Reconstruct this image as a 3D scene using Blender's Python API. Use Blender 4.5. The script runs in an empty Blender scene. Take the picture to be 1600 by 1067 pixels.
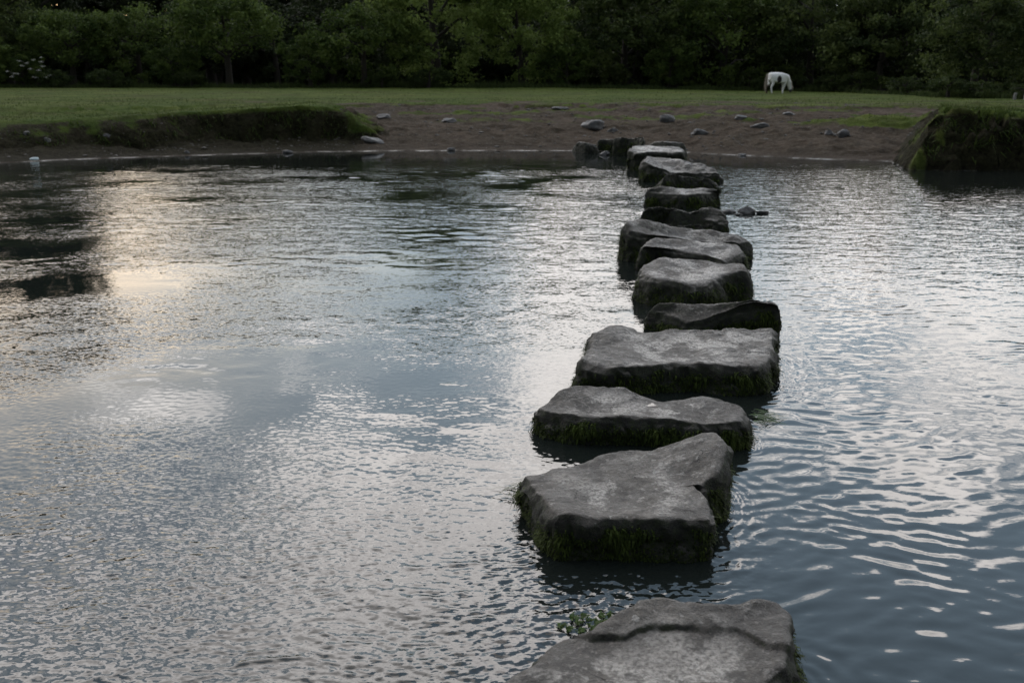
import bpy, math, random
import numpy as np
from mathutils import Vector, Matrix

random.seed(7)
RNG = np.random.default_rng(7)
scene = bpy.context.scene
COL = scene.collection

# ------------------------------------------------------------------ camera
H = 1.95                      # eye height above the river
F = 1500.0                    # focal length in pixels of the 1600 px wide photograph
PITCH = math.radians(15.1)
SP, CP = math.sin(PITCH), math.cos(PITCH)
cam_d = bpy.data.cameras.new("camera")
cam = bpy.data.objects.new("camera", cam_d)
COL.objects.link(cam)
cam.location = (0, 0, H)
cam.rotation_euler = (math.pi / 2 - PITCH, 0, 0)
cam_d.sensor_width = 36.0
cam_d.lens = F / 1600.0 * 36.0
cam_d.clip_start = 0.05
cam_d.clip_end = 3000
cam_d.dof.use_dof = True
cam_d.dof.focus_distance = 5.2
cam_d.dof.aperture_fstop = 4.2
scene.camera = cam


def P(px, py, z=0.0):
    """world point at height z seen at a photograph pixel"""
    xc = (px - 800.0) / F
    yc = (533.5 - py) / F
    dy = CP + yc * SP
    dz = -SP + yc * CP
    t = (z - H) / dz
    return np.array((xc * t, dy * t, z))


def PD(px, py, Y):
    """world point at distance Y seen at a photograph pixel"""
    xc = (px - 800.0) / F
    yc = (533.5 - py) / F
    dy = CP + yc * SP
    dz = -SP + yc * CP
    t = Y / dy
    return np.array((xc * t, Y, H + dz * t))


# ------------------------------------------------------------------ noise
_perm = np.random.default_rng(11).permutation(256)
_perm = np.concatenate([_perm, _perm, _perm])
_grad = np.random.default_rng(12).normal(size=(256, 3))
_grad /= np.linalg.norm(_grad, axis=1)[:, None]


def perlin(p):
    p = np.asarray(p, float)
    i = np.floor(p).astype(int)
    f = p - i
    u = f * f * f * (f * (f * 6 - 15) + 10)
    i &= 255
    out = 0
    for a in (0, 1):
        wa = u[..., 0] if a else 1 - u[..., 0]
        for b in (0, 1):
            wb = u[..., 1] if b else 1 - u[..., 1]
            for c in (0, 1):
                wc = u[..., 2] if c else 1 - u[..., 2]
                h = _perm[_perm[_perm[i[..., 0] + a] + i[..., 1] + b] + i[..., 2] + c]
                g = _grad[h]
                d = g[..., 0] * (f[..., 0] - a) + g[..., 1] * (f[..., 1] - b) + g[..., 2] * (f[..., 2] - c)
                out = out + wa * wb * wc * d
    return out * 1.5


def fbm(p, octaves=4, gain=0.5, lac=2.03):
    p = np.asarray(p, float)
    out, a = 0, 1.0
    for o in range(octaves):
        out = out + a * perlin(p + 17.3 * o)
        p = p * lac
        a *= gain
    return out


def xyz(x, y, z=0.0):
    x = np.asarray(x, float)
    return np.stack(np.broadcast_arrays(x, y, z), -1)


def sstep(a, b, x):
    t = np.clip((np.asarray(x, float) - a) / (b - a), 0, 1)
    return t * t * (3 - 2 * t)


# ------------------------------------------------------------------ mesh helpers
def make_mesh(name, verts, faces, mat=None, smooth=False, attrs=None):
    """faces: (M,k) int array or a list of such arrays with different k"""
    me = bpy.data.meshes.new(name)
    verts = np.asarray(verts, np.float32)
    fl = faces if isinstance(faces, list) else [faces]
    fl = [np.asarray(f, np.int32) for f in fl if len(f)]
    me.vertices.add(len(verts))
    me.vertices.foreach_set("co", verts.ravel())
    loops = np.concatenate([f.ravel() for f in fl])
    tot = np.concatenate([np.full(len(f), f.shape[1], np.int32) for f in fl])
    start = np.concatenate([[0], np.cumsum(tot)[:-1]]).astype(np.int32)
    me.loops.add(len(loops))
    me.loops.foreach_set("vertex_index", loops.astype(np.int32))
    me.polygons.add(len(tot))
    me.polygons.foreach_set("loop_start", start)
    me.polygons.foreach_set("loop_total", tot)
    me.polygons.foreach_set("use_smooth", np.full(len(tot), bool(smooth)))
    if attrs:
        for k, v in attrs.items():
            at = me.attributes.new(k, "FLOAT", "POINT")
            at.data.foreach_set("value", np.asarray(v, np.float32))
    me.update(calc_edges=True)
    me.validate()
    if mat:
        me.materials.append(mat)
    return me


def link(name, me, parent=None, loc=None):
    o = bpy.data.objects.new(name, me)
    COL.objects.link(o)
    if parent is not None:
        o.parent = parent
    if loc is not None:
        o.location = loc
    return o


def tag(o, label=None, cat=None, group=None, kind=None):
    if label: o["label"] = label
    if cat: o["category"] = cat
    if group: o["group"] = group
    if kind: o["kind"] = kind
    return o


def empty(name, loc, rz=0.0):
    o = bpy.data.objects.new(name, None)
    COL.objects.link(o)
    o.location = loc
    o.rotation_euler = (0, 0, rz)
    return o


def copy_tree(o, parent=None):
    c = o.copy()
    COL.objects.link(c)
    c.parent = parent
    for ch in list(o.children):
        copy_tree(ch, c)
    return c


def grid_faces(nr, nc, wrap=False):
    r = np.arange(nr - 1)[:, None]
    c = np.arange(nc if wrap else nc - 1)[None, :]
    c2 = (c + 1) % nc
    a = r * nc + c
    b = r * nc + c2
    return np.stack([a, b, b + nc, a + nc], -1).reshape(-1, 4)


# ------------------------------------------------------------------ materials
class NT:
    def __init__(self, mat):
        self.t = mat.node_tree
        self.n = self.t.nodes
        self.l = self.t.links

    def add(self, kind, **kw):
        nd = self.n.new(kind)
        for k, v in kw.items():
            setattr(nd, k, v)
        return nd

    def put(self, sock, v):
        if isinstance(v, bpy.types.NodeSocket):
            self.l.new(v, sock)
        elif v is not None:
            sock.default_value = v

    def math(self, op, a, b=None, c=None, clamp=False):
        nd = self.add("ShaderNodeMath", operation=op, use_clamp=clamp)
        for i, v in enumerate((a, b, c)):
            if v is not None:
                self.put(nd.inputs[i], v)
        return nd.outputs[0]

    def vmath(self, op, a, b=None):
        nd = self.add("ShaderNodeVectorMath", operation=op)
        self.put(nd.inputs[0], a)
        if b is not None:
            self.put(nd.inputs["Scale"] if op == "SCALE" else nd.inputs[1], b)
        return nd.outputs["Value"] if op in ("DOT_PRODUCT", "LENGTH", "DISTANCE") else nd.outputs[0]

    def noise(self, vec, scale, detail=3, rough=0.55, dist=0.0, out=0):
        nd = self.add("ShaderNodeTexNoise")
        self.put(nd.inputs["Vector"], vec)
        nd.inputs["Scale"].default_value = scale
        nd.inputs["Detail"].default_value = detail
        nd.inputs["Roughness"].default_value = rough
        nd.inputs["Distortion"].default_value = dist
        return nd.outputs[out]

    def mapr(self, v, a, b, c=0.0, d=1.0, smooth=False):
        nd = self.add("ShaderNodeMapRange", clamp=True)
        if smooth: nd.interpolation_type = "SMOOTHSTEP"
        self.put(nd.inputs[0], v)
        for i, q in enumerate((a, b, c, d)):
            self.put(nd.inputs[i + 1], q)
        return nd.outputs[0]

    def mix(self, f, a, b, blend="MIX"):
        nd = self.add("ShaderNodeMix", data_type="RGBA", blend_type=blend)
        self.put(nd.inputs[0], f)
        self.put(nd.inputs[6], a)
        self.put(nd.inputs[7], b)
        return nd.outputs[2]

    def geo(self):
        return self.add("ShaderNodeNewGeometry")

    def objco(self):
        return self.add("ShaderNodeTexCoord").outputs["Object"]

    def attr(self, name):
        return self.add("ShaderNodeAttribute", attribute_name=name).outputs["Fac"]

    def sep(self, v):
        nd = self.add("ShaderNodeSeparateXYZ")
        self.put(nd.inputs[0], v)
        return nd.outputs

    def comb(self, x, y, z):
        nd = self.add("ShaderNodeCombineXYZ")
        for i, v in enumerate((x, y, z)):
            self.put(nd.inputs[i], v)
        return nd.outputs[0]

    def bump(self, h, strength, dist):
        nd = self.add("ShaderNodeBump")
        self.put(nd.inputs["Height"], h)
        nd.inputs["Strength"].default_value = strength
        nd.inputs["Distance"].default_value = dist
        return nd.outputs[0]


def rgb(r, g, b):
    return (r, g, b, 1.0)


def material(name):
    m = bpy.data.materials.new(name)
    m.use_nodes = True
    t = NT(m)
    bs = t.n["Principled BSDF"]
    return m, t, bs


def mat_stone():
    m, t, bs = material("worn_stone")
    co = t.geo().outputs["Position"]
    nz = t.sep(t.geo().outputs["Normal"])[2]
    n1 = t.noise(co, 3.0, 5, 0.62)
    n2 = t.noise(co, 11.0, 5, 0.65, 0.6)
    n3 = t.noise(co, 70.0, 3, 0.6)
    c = t.mix(t.mapr(n1, .38, .62), rgb(.048, .042, .037), rgb(.112, .100, .088))
    c = t.mix(t.mapr(n2, .54, .64, 0, .7), c, rgb(.050, .046, .043))
    # pale silt film and wear in the trodden hollow, wet sheen painted in
    worn = t.attr("worn")
    st = t.noise(t.vmath("MULTIPLY", co, (1.0, 1.2, 1.0)), 3.4, 9, 0.70, .25)
    pale = t.math("MULTIPLY", t.mapr(st, .475, .545), t.mapr(worn, .12, .7))
    pale = t.math("MULTIPLY", pale, t.mapr(t.noise(co, 55, 4, .7), .40, .56, .25, 1.0))
    c = t.mix(t.math("MULTIPLY", pale, .95), c, rgb(.42, .395, .365))
    spots = t.noise(co, 28.0, 2, 0.5)
    c = t.mix(t.math("MULTIPLY", t.mapr(spots, .635, .67), t.mapr(n1, .4, .6, .1, .6)), c, rgb(.36, .35, .33))
    c = t.mix(t.mapr(n3, .52, .6, 0, .5), c, rgb(.045, .042, .038))  # dark specks: dirt in pits, also standing in for relief shading
    c = t.mix(t.mapr(t.noise(co, 38, 4, .7), .57, .64, 0, .4), c, rgb(.26, .24, .225))
    vo = t.add("ShaderNodeTexVoronoi", feature="DISTANCE_TO_EDGE")
    t.put(vo.inputs["Vector"], t.vmath("ADD", co, t.vmath("SCALE", t.noise(co, 5, 4, .6, 0, 1), .35)))
    vo.inputs["Scale"].default_value = 2.3
    crk = t.math("MULTIPLY", t.mapr(vo.outputs[0], .004, .014, 1, 0), t.mapr(t.noise(co, 2.1, 2), .52, .60))
    c = t.mix(t.math("MULTIPLY", crk, .85), c, rgb(.018, .016, .014))
    # the flanks carry a dark slime and moss film
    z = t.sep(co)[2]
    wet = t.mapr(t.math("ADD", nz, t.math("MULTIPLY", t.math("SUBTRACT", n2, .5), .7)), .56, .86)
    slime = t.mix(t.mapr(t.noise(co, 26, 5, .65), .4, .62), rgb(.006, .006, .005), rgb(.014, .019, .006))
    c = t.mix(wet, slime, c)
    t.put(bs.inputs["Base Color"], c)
    r = t.mapr(t.math("ADD", t.math("MULTIPLY", n2, .6), t.math("MULTIPLY", n1, .4)), .40, .60, .44, .74)
    r = t.math('SUBTRACT', r, t.math('MULTIPLY', pale, .26))
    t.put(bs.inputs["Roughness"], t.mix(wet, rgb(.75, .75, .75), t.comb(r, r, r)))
    bs.inputs["Specular IOR Level"].default_value = 0.45
    hgt = t.math("ADD", t.math("SUBTRACT", t.noise(co, 22, 6, .68), t.math("MULTIPLY", crk, .6)), t.math("MULTIPLY", t.noise(co, 120, 4, .6), .3))
    t.put(bs.inputs["Normal"], t.bump(hgt, 1.0, .022))
    return m


def mat_rock():
    m, t, bs = material("bank_rock")
    co = t.geo().outputs["Position"]
    n1 = t.noise(co, 5, 5, .65)
    c = t.mix(t.mapr(n1, .3, .7), rgb(.020, .020, .021), rgb(.080, .080, .084))
    t.put(bs.inputs["Base Color"], c)
    bs.inputs["Roughness"].default_value = .55
    t.put(bs.inputs["Normal"], t.bump(t.noise(co, 25, 5, .65), .7, .03))
    return m


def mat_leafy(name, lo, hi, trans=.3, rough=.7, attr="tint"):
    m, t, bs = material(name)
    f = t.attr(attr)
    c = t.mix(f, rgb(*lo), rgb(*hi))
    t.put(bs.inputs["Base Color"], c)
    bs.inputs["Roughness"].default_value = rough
    bs.inputs["Specular IOR Level"].default_value = .15
    if trans > 0:
        tr = t.add("ShaderNodeBsdfTranslucent")
        t.put(tr.inputs["Color"], c)
        mx = t.add("ShaderNodeMixShader")
        mx.inputs[0].default_value = trans
        t.l.new(bs.outputs[0], mx.inputs[1])
        t.l.new(tr.outputs[0], mx.inputs[2])
        t.l.new(mx.outputs[0], t.n["Material Output"].inputs[0])
    return m


def mat_bark():
    m, t, bs = material("bark")
    co = t.objco()
    n = t.noise(t.vmath("MULTIPLY", co, (6, 6, 1.2)), 2.0, 4, .6)
    t.put(bs.inputs["Base Color"], t.mix(n, rgb(.012, .010, .008), rgb(.038, .032, .026)))
    bs.inputs["Roughness"].default_value = .9
    t.put(bs.inputs["Normal"], t.bump(n, .8, .05))
    return m


def mat_ground():
    m, t, bs = material("meadow_and_shore")
    co = t.geo().outputs["Position"]
    sp = t.sep(co)
    g = t.attr("grass")
    nz = t.sep(t.geo().outputs["Normal"])[2]
    big = t.noise(co, .35, 4, .6)
    mid = t.noise(co, 1.7, 5, .62)
    fine = t.noise(co, 9.0, 5, .65)
    soil = t.mix(t.mapr(mid, .3, .7), rgb(.044, .033, .025), rgb(.095, .074, .056))
    soil = t.mix(t.mapr(big, .40, .62, 0, .55), soil, rgb(.040, .034, .024))
    soil = t.mix(t.mapr(fine, .5, .75, 0, .7), soil, rgb(.125, .107, .088))
    soil = t.mix(t.mapr(t.noise(co, 24, 3, .6), .55, .8, 0, .6), soil, rgb(.04, .033, .028))
    # grass: short turf with yellower and browner patches
    gr = t.mix(t.mapr(mid, .3, .7), rgb(.032, .056, .011), rgb(.076, .103, .023))
    gr = t.mix(t.mapr(big, .42, .66, 0, .75), gr, rgb(.100, .120, .030))
    gr = t.mix(t.mapr(t.noise(co, 14, 3, .7), .5, .8, 0, .6), gr, rgb(.02, .033, .010))
    dry = t.noise(t.vmath('MULTIPLY', co, (.25, 1.0, 1.0)), 1.1, 4, .62)
    gr = t.mix(t.mapr(dry, .50, .62, 0, .8), gr, rgb(.050, .050, .020))
    f = t.math("ADD", g, t.math("MULTIPLY", t.math("SUBTRACT", fine, .5), .55))
    f = t.math("ADD", f, t.math("MULTIPLY", t.math("SUBTRACT", mid, .5), .5))
    c = t.mix(t.mapr(f, .35, .65), soil, gr)
    # the cut river banks are dark bare earth with roots, their shade painted in
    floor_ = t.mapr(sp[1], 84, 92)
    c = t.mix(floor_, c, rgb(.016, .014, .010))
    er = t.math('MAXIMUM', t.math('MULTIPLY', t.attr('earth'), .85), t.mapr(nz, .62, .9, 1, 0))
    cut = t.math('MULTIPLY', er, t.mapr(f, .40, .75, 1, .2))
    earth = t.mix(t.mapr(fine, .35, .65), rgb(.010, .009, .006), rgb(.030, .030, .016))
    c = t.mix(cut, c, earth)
    # wet margin along the water
    edge = t.math("ADD", sp[2], t.math("MULTIPLY", t.math("SUBTRACT", mid, .5), .05))
    wet = t.math('MULTIPLY', t.mapr(edge, .004, .030, 1, 0), t.mapr(t.noise(co, 1.7, 5, .75), .45, .60))
    damp = t.mapr(edge, .05, .28, .55, 0)
    c = t.mix(t.math("MAXIMUM", damp, wet), c, t.mix(.5, c, rgb(.02, .017, .015)))
    t.put(bs.inputs["Base Color"], c)
    t.put(bs.inputs["Roughness"], t.mapr(wet, 0, 1, .92, .22))
    hh = t.math("ADD", t.math("MULTIPLY", mid, .5), t.math("MULTIPLY", fine, .5))
    bp = t.add("ShaderNodeBump")
    t.put(bp.inputs["Height"], hh)
    t.put(bp.inputs["Strength"], t.mapr(wet, 0, 1, .9, .05))
    bp.inputs["Distance"].default_value = .18
    t.put(bs.inputs["Normal"], bp.outputs[0])
    t.put(bs.inputs["Specular IOR Level"], t.mapr(wet, 0, 1, .04, .5))
    return m


def mat_water():
    m, t, bs = material("river_water")
    co = t.geo().outputs["Position"]
    N = t.geo().outputs["Normal"]
    rough = t.attr("ripple")
    # fine capillary ripples as slopes
    def slope(scale, sx, sy):
        v = t.vmath("MULTIPLY", co, (sx, sy, 1.0))
        nd = t.noise(v, scale, 2, .55, .35, out=1)
        s = t.sep(nd)
        return t.math("SUBTRACT", s[0], .5), t.math("SUBTRACT", s[1], .5)
    ax, ay = slope(70.0, .42, 1.0)
    bx, by = slope(15.0, .5, 1.0)
    k1 = t.math("MULTIPLY", rough, .30)
    k2 = t.math("MULTIPLY", rough, .15)
    dx = t.math("ADD", t.math("MULTIPLY", ax, k1), t.math("MULTIPLY", bx, k2))
    dy = t.math("ADD", t.math("MULTIPLY", ay, k1), t.math("MULTIPLY", by, k2))
    nn = t.vmath("NORMALIZE", t.vmath("ADD", N, t.comb(dx, dy, 0.0)))
    t.put(bs.inputs["Normal"], nn)
    t.put(bs.inputs["Base Color"], rgb(.010, .013, .012))
    bs.inputs["Roughness"].default_value = .03
    bs.inputs["IOR"].default_value = 1.5
    return m


def plain(name, c, rough=.6, spec=.3):
    m, t, bs = material(name)
    n = t.noise(t.objco(), 14, 4, .6)
    t.put(bs.inputs["Base Color"], t.mix(t.mapr(n, .3, .7), rgb(*[q * .72 for q in c]), rgb(*c)))
    bs.inputs["Roughness"].default_value = rough
    bs.inputs["Specular IOR Level"].default_value = spec
    return m


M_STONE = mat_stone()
M_ROCK = mat_rock()
M_MOSS = mat_leafy("moss", (.007, .012, .003), (.064, .090, .017), .25)
M_WEED = mat_leafy("water_weed", (.03, .055, .012), (.085, .14, .03), .2, .4)
M_GRASS = mat_leafy("grass_blades", (.022, .042, .008), (.070, .095, .022), .3)
M_NETTLE = mat_leafy("nettle_leaves", (.025, .04, .012), (.065, .09, .028), .3)
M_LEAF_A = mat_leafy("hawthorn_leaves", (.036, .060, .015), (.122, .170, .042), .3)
M_LEAF_B = mat_leafy("willow_leaves", (.085, .125, .030), (.245, .320, .090), .35)
M_LEAF_C = mat_leafy("oak_leaves", (.028, .044, .015), (.098, .128, .039), .3)
M_LEAF_D = mat_leafy("shaded_wood_leaves", (.011, .018, .007), (.036, .050, .017), .3)  # darker leaf copy, shade of the wood put into its colour
M_BARK = mat_bark()
M_GROUND = mat_ground()
M_WATER = mat_water()

# ------------------------------------------------------------------ terrain
_sp = [(0, 255), (100, 250.5), (300, 243.5), (500, 238), (600, 236.5), (760, 236), (900, 236), (1000, 237),
       (1075, 239), (1150, 243), (1250, 248), (1400, 253.5)]
_sw = np.array([P(a, b, 0)[:2] for a, b in _sp])
SX = np.concatenate([[-600, -60, -30, -20], _sw[:, 0], [14, 25, 60, 600]])
SY = np.concatenate([[12, 14, 19, 22.3], _sw[:, 1], [25, 24, 20, 12]])


def shore(X):
    return np.interp(X, SX, SY)


def terrain(X, Y, full=False):
    """height and grass cover"""
    X = np.asarray(X, float); Y = np.asarray(Y, float)
    p2 = xyz(X, Y)
    w1 = fbm(p2 * .45, 4)
    w2 = fbm(p2 * 1.6 + 9.1, 4)
    s = Y - shore(X) + .10 * perlin(p2 * .8) + .05 * perlin(p2 * 2.7)
    beach = np.interp(s, [-40, -12, -3, -.6, 0, .5, 1, 4, 8, 11.3, 12.0, 13], [-.9, -.9, -.6, -.1, 0, .05, .11, .5, .84, 1.0, 1.04, 1.07])
    edge_s = 11.6 + 1.3 * w1 + .9 * w2
    lip = sstep(-.25, .25, s - edge_s)
    fld = 1.12 + np.clip(Y - 41, 0, 45) / 39 * .40 * np.interp(X, [4, 28], [1, .12]) + .05 * w1
    z = beach + lip * np.maximum(fld - beach, 0)
    rough_b = sstep(.15, 1.5, s) * (1 - lip)
    z = z + rough_b * (.085 * w2 + .07 * w1 + .035 * fbm(p2 * np.array([2.6, 5.0, 1]) + 12, 3))
    g = lip.copy()
    # bare worn strip across the meadow on the right and left
    g = g - .75 * sstep(.10, .35, fbm(p2 * np.array([.16, .5, 1]) + 3.3, 3)) * sstep(46, 42, Y) * lip
    # sparse turf on the upper beach
    g = np.maximum(g, (.6 + .3 * w2) * sstep(-.05, .35, fbm(p2 * np.array([.35, .8, 1]) + 31.0, 3)) * sstep(3.5, 6.5, s))
    # left bank
    yc = shore(X) + np.interp(X, [-13, -8, -4.5], [2.0, 2.4, 1.9]) + .35 * w1 + .16 * w2
    xe = np.interp(Y, [26, 29, 31, 34, 38, 42, 60], [-4.1, -4.1, -4.3, -5.1, -7.2, -11, -30]) + .3 * w1
    ztop = np.interp(X, [-25, -13, -9, -6.5, -4.6], [.88, .92, 1.13, 1.26, 1.15]) + np.clip(Y - 30, 0, 50) / 50 * .25 + .03 * w2
    wf = np.interp(X, [-14, -11, -8, -5], [1.5, .9, .5, .5])
    m = np.clip((Y - yc) / wf, 0, 1)
    m2 = np.clip((xe + .5 - X) / 2.0 + .2 * w2, 0, 1)
    mm = np.minimum(m ** .8, sstep(0, 1, m2))
    z = z + mm * np.maximum(ztop - z, 0)
    g = np.maximum(g, sstep(.72, .98, mm))
    g = np.maximum(g, (.42 + .7 * w2) * sstep(-8.5, -11, X) * sstep(.12, .4, mm))
    g = np.maximum(g, (.75 + .6 * w2) * sstep(-5.6, -5.0, X) * sstep(.05, .25, mm))
    # right promontory
    w3 = fbm(p2 * 3.1 + 5.5, 3)
    xp = np.interp(Y, [20, 22, 23, 26, 30, 36, 44], [8.85, 8.85, 9.05, 10.3, 12.3, 15.5, 26]) + .22 * w2 + .10 * w3
    yp = 22.15 + .18 * w1 + .28 * w2 + .12 * w3 - .10 * np.clip(X - 10, 0, 8)
    a = np.clip((X - xp) / 1.15, 0, 1) ** .75
    b = np.clip((Y - yp) / .75, 0, 1) ** .7
    a = np.clip(a * (1 + .38 * w2 + .2 * w3), 0, 1)
    b = np.clip(b * (1 + .25 * w3), 0, 1)
    mr = np.minimum(a, b)
    zr = 1.36 - .06 * np.clip(X - 10.6, 0, 4) - .010 * np.clip(Y - 24, 0, 20) + .05 * w2
    base = np.where(s < 0, z, z)
    z = np.where(mr > 0, base + mr * np.maximum(zr - base, 0), z)
    g = np.maximum(g, sstep(.80, 1.0, mr))
    z = z + (mr > 0) * (1 - mr) * mr * 4 * (.10 * w2 + .10 * w3)
    g = np.maximum(g, (.32 + .8 * w3) * sstep(.02, .2, mr) * sstep(11.4, 9.6, X))
    # grassy hummock by the promontory
    hp = P(1395, 222, .22)
    r2 = ((X - hp[0]) / 1.5) ** 2 + ((Y - hp[1] - .7) / .9) ** 2
    z = z + .36 * np.exp(-r2 * 1.2)
    g = np.maximum(g, sstep(.25, .5, np.exp(-r2)))
    # wooded hillside behind
    z = z + 9 * sstep(118, 175, Y) + 14 * sstep(170, 420, Y)
    # near shore behind the camera
    nb = sstep(1.0, -3.0, Y + .1 * np.abs(X))
    z = z + nb * np.maximum(.5 + .05 * w1 - z, 0)
    g = np.maximum(g, nb)
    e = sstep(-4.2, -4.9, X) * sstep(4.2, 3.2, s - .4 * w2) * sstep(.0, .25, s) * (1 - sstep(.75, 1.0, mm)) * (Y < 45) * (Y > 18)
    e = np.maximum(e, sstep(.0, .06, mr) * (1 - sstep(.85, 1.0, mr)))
    if full:
        return z, np.clip(g, 0, 1), np.clip(e, 0, 1)
    return z, np.clip(g, 0, 1)


def axis(parts):
    out = []
    for a, b, st in parts:
        out.append(np.arange(a, b, st))
    return np.concatenate(out)


gx = axis([(-600, -100, 50), (-100, -34, 3), (-34, -17, .5), (-17, 16, .085), (16, 34, .5), (34, 100, 3), (100, 601, 50)])
gy = axis([(-600, -20, 58), (-20, 19, 1.5), (19, 21.5, .25), (21.5, 24, .05), (24, 33.5, .07), (33.5, 44, .13), (44, 60, .5), (60, 110, 2), (110, 180, 7), (180, 601, 42)])
GX, GY = np.meshgrid(gx, gy)
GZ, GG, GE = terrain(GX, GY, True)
gv = np.stack([GX, GY, GZ], -1)
# ragged cut banks: push the steep faces in and out
sl = np.abs(np.gradient(GZ, axis=0) / np.gradient(gy)[:, None])
st = sstep(.6, 1.5, sl)
push = fbm(np.stack([GX * 2.2, GZ * 3.0, GY * .8], -1), 4)
gv[..., 1] += st * push * .16
gv[..., 0] += st * fbm(np.stack([GX * 2.0 + 50, GZ * 3.0, GY], -1), 3) * .08
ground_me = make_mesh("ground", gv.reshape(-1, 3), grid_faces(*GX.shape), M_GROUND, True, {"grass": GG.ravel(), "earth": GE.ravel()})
ground = link("ground", ground_me)
tag(ground, kind="structure")


def ground_z(x, y):
    return float(terrain(np.array([x]), np.array([y]))[0][0])


# ------------------------------------------------------------------ blades and leaves
def blades(base, dirv, width, length, side=None, bend=None):
    """three-vertex blades: base (N,3), dirv unit (N,3)"""
    n = len(base)
    if side is None:
        a = RNG.uniform(0, 2 * np.pi, n)
        side = np.stack([np.cos(a), np.sin(a), np.zeros(n)], -1)
    tip = base + dirv * length[:, None]
    if bend is not None:
        tip = tip + bend
    v = np.stack([base - side * width[:, None] / 2, base + side * width[:, None] / 2, tip], 1).reshape(-1, 3)
    f = np.arange(3 * n).reshape(n, 3)
    return v, f


def strands(base, mid, tip, side, width):
    """two-segment ribbons"""
    n = len(base)
    w = side * width[:, None] / 2
    v = np.stack([base - w, base + w, mid - w * .9, mid + w * .9, tip], 1).reshape(-1, 3)
    k = 5 * np.arange(n)[:, None]
    q = np.concatenate([k, k + 1, k + 3, k + 2], 1)
    t3 = np.concatenate([k + 2, k + 3, k + 4], 1)
    return v, q, t3


# short turf over the meadow and the bank tops
def build_grass():
    V, Fc, T = [], [], []
    off = 0
    specs = [(30000, (-17, 13), (24, 34), .03, .07, .022), (24000, (-24, 24), (34, 48), .03, .06, .03), (9000, (-38, 36), (48, 84), .03, .06, .05),
             (9000, (8.8, 15), (21.9, 27), .05, .14, .022)]
    for n, xr, yr, h0, h1, w in specs:
        x = RNG.uniform(*xr, n); y = RNG.uniform(*yr, n)
        z, g = terrain(x, y)
        keep = (g > RNG.uniform(.45, .95, n)) & (z > .25)
        x, y, z, g = x[keep], y[keep], z[keep], g[keep]
        k = len(x)
        pn = fbm(xyz(x, y) * .9, 3)
        ln = RNG.uniform(h0, h1, k) * (1 + .8 * np.clip(pn, -.6, 1))
        d = RNG.normal(0, .35, (k, 3)); d[:, 2] = 1
        d /= np.linalg.norm(d, axis=1)[:, None]
        v, f = blades(np.stack([x, y, z - .01], -1), d, RNG.uniform(.6, 1.2, k) * w, ln)
        V.append(v); Fc.append(f + off); off += len(v)
        T.append(np.repeat(np.clip(.4 + .55 * pn + RNG.normal(0, .18, k), 0, 1), 3))
    # long grass hanging over the cut edges
    for n, xr, yr in ((30000, (-14, -4), (26.5, 33)), (26000, (8.9, 14), (21.6, 25))):
        x = RNG.uniform(*xr, n); y = RNG.uniform(*yr, n)
        z, g = terrain(x, y)
        z2, _ = terrain(x, y + .12)
        slope = (z2 - z) / .12
        dens = fbm(xyz(x, y, z * 1.5) * 1.3, 3)
        keep = (slope > .5) & (z > .22) & (dens + RNG.normal(0, .2, n) > -.05 + .35 * sstep(1.15, .3, z))
        x, y, z = x[keep], y[keep], z[keep]
        k = len(x)
        d = np.stack([RNG.normal(0, .45, k), RNG.normal(-.5, .25, k), RNG.normal(-.1, .55, k)], -1)
        d /= np.linalg.norm(d, axis=1)[:, None]
        v, f = blades(np.stack([x, y - .03, z], -1), d, RNG.uniform(.018, .045, k), RNG.uniform(.10, .30, k))
        V.append(v); Fc.append(f + off); off += len(v)
        T.append(np.repeat(np.clip(RNG.normal(.45, .25, k), 0, 1), 3))
    me = make_mesh("grass", np.concatenate(V), np.concatenate(Fc), M_GRASS, False, {"tint": np.concatenate(T)})
    o = link("grass", me)
    tag(o, "short green turf over the meadow and hanging over the cut banks", "grass", kind="stuff")


build_grass()


# ------------------------------------------------------------------ stepping stones
OUTLINES = []       # world outlines for the ripples


def resample(pts, n):
    pts = np.asarray(pts, float)
    q = np.vstack([pts, pts[:1]])
    d = np.concatenate([[0], np.cumsum(np.linalg.norm(np.diff(q[:, :2], axis=0), axis=1))])
    u = np.linspace(0, d[-1], n, endpoint=False)
    out = np.stack([np.interp(u, d, q[:, k]) for k in range(3)], -1)
    # light periodic smoothing rounds the corners
    for _ in range(max(1, int(n * .012))):
        out = .25 * np.roll(out, 1, 0) + .5 * out + .25 * np.roll(out, -1, 0)
    return out


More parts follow.
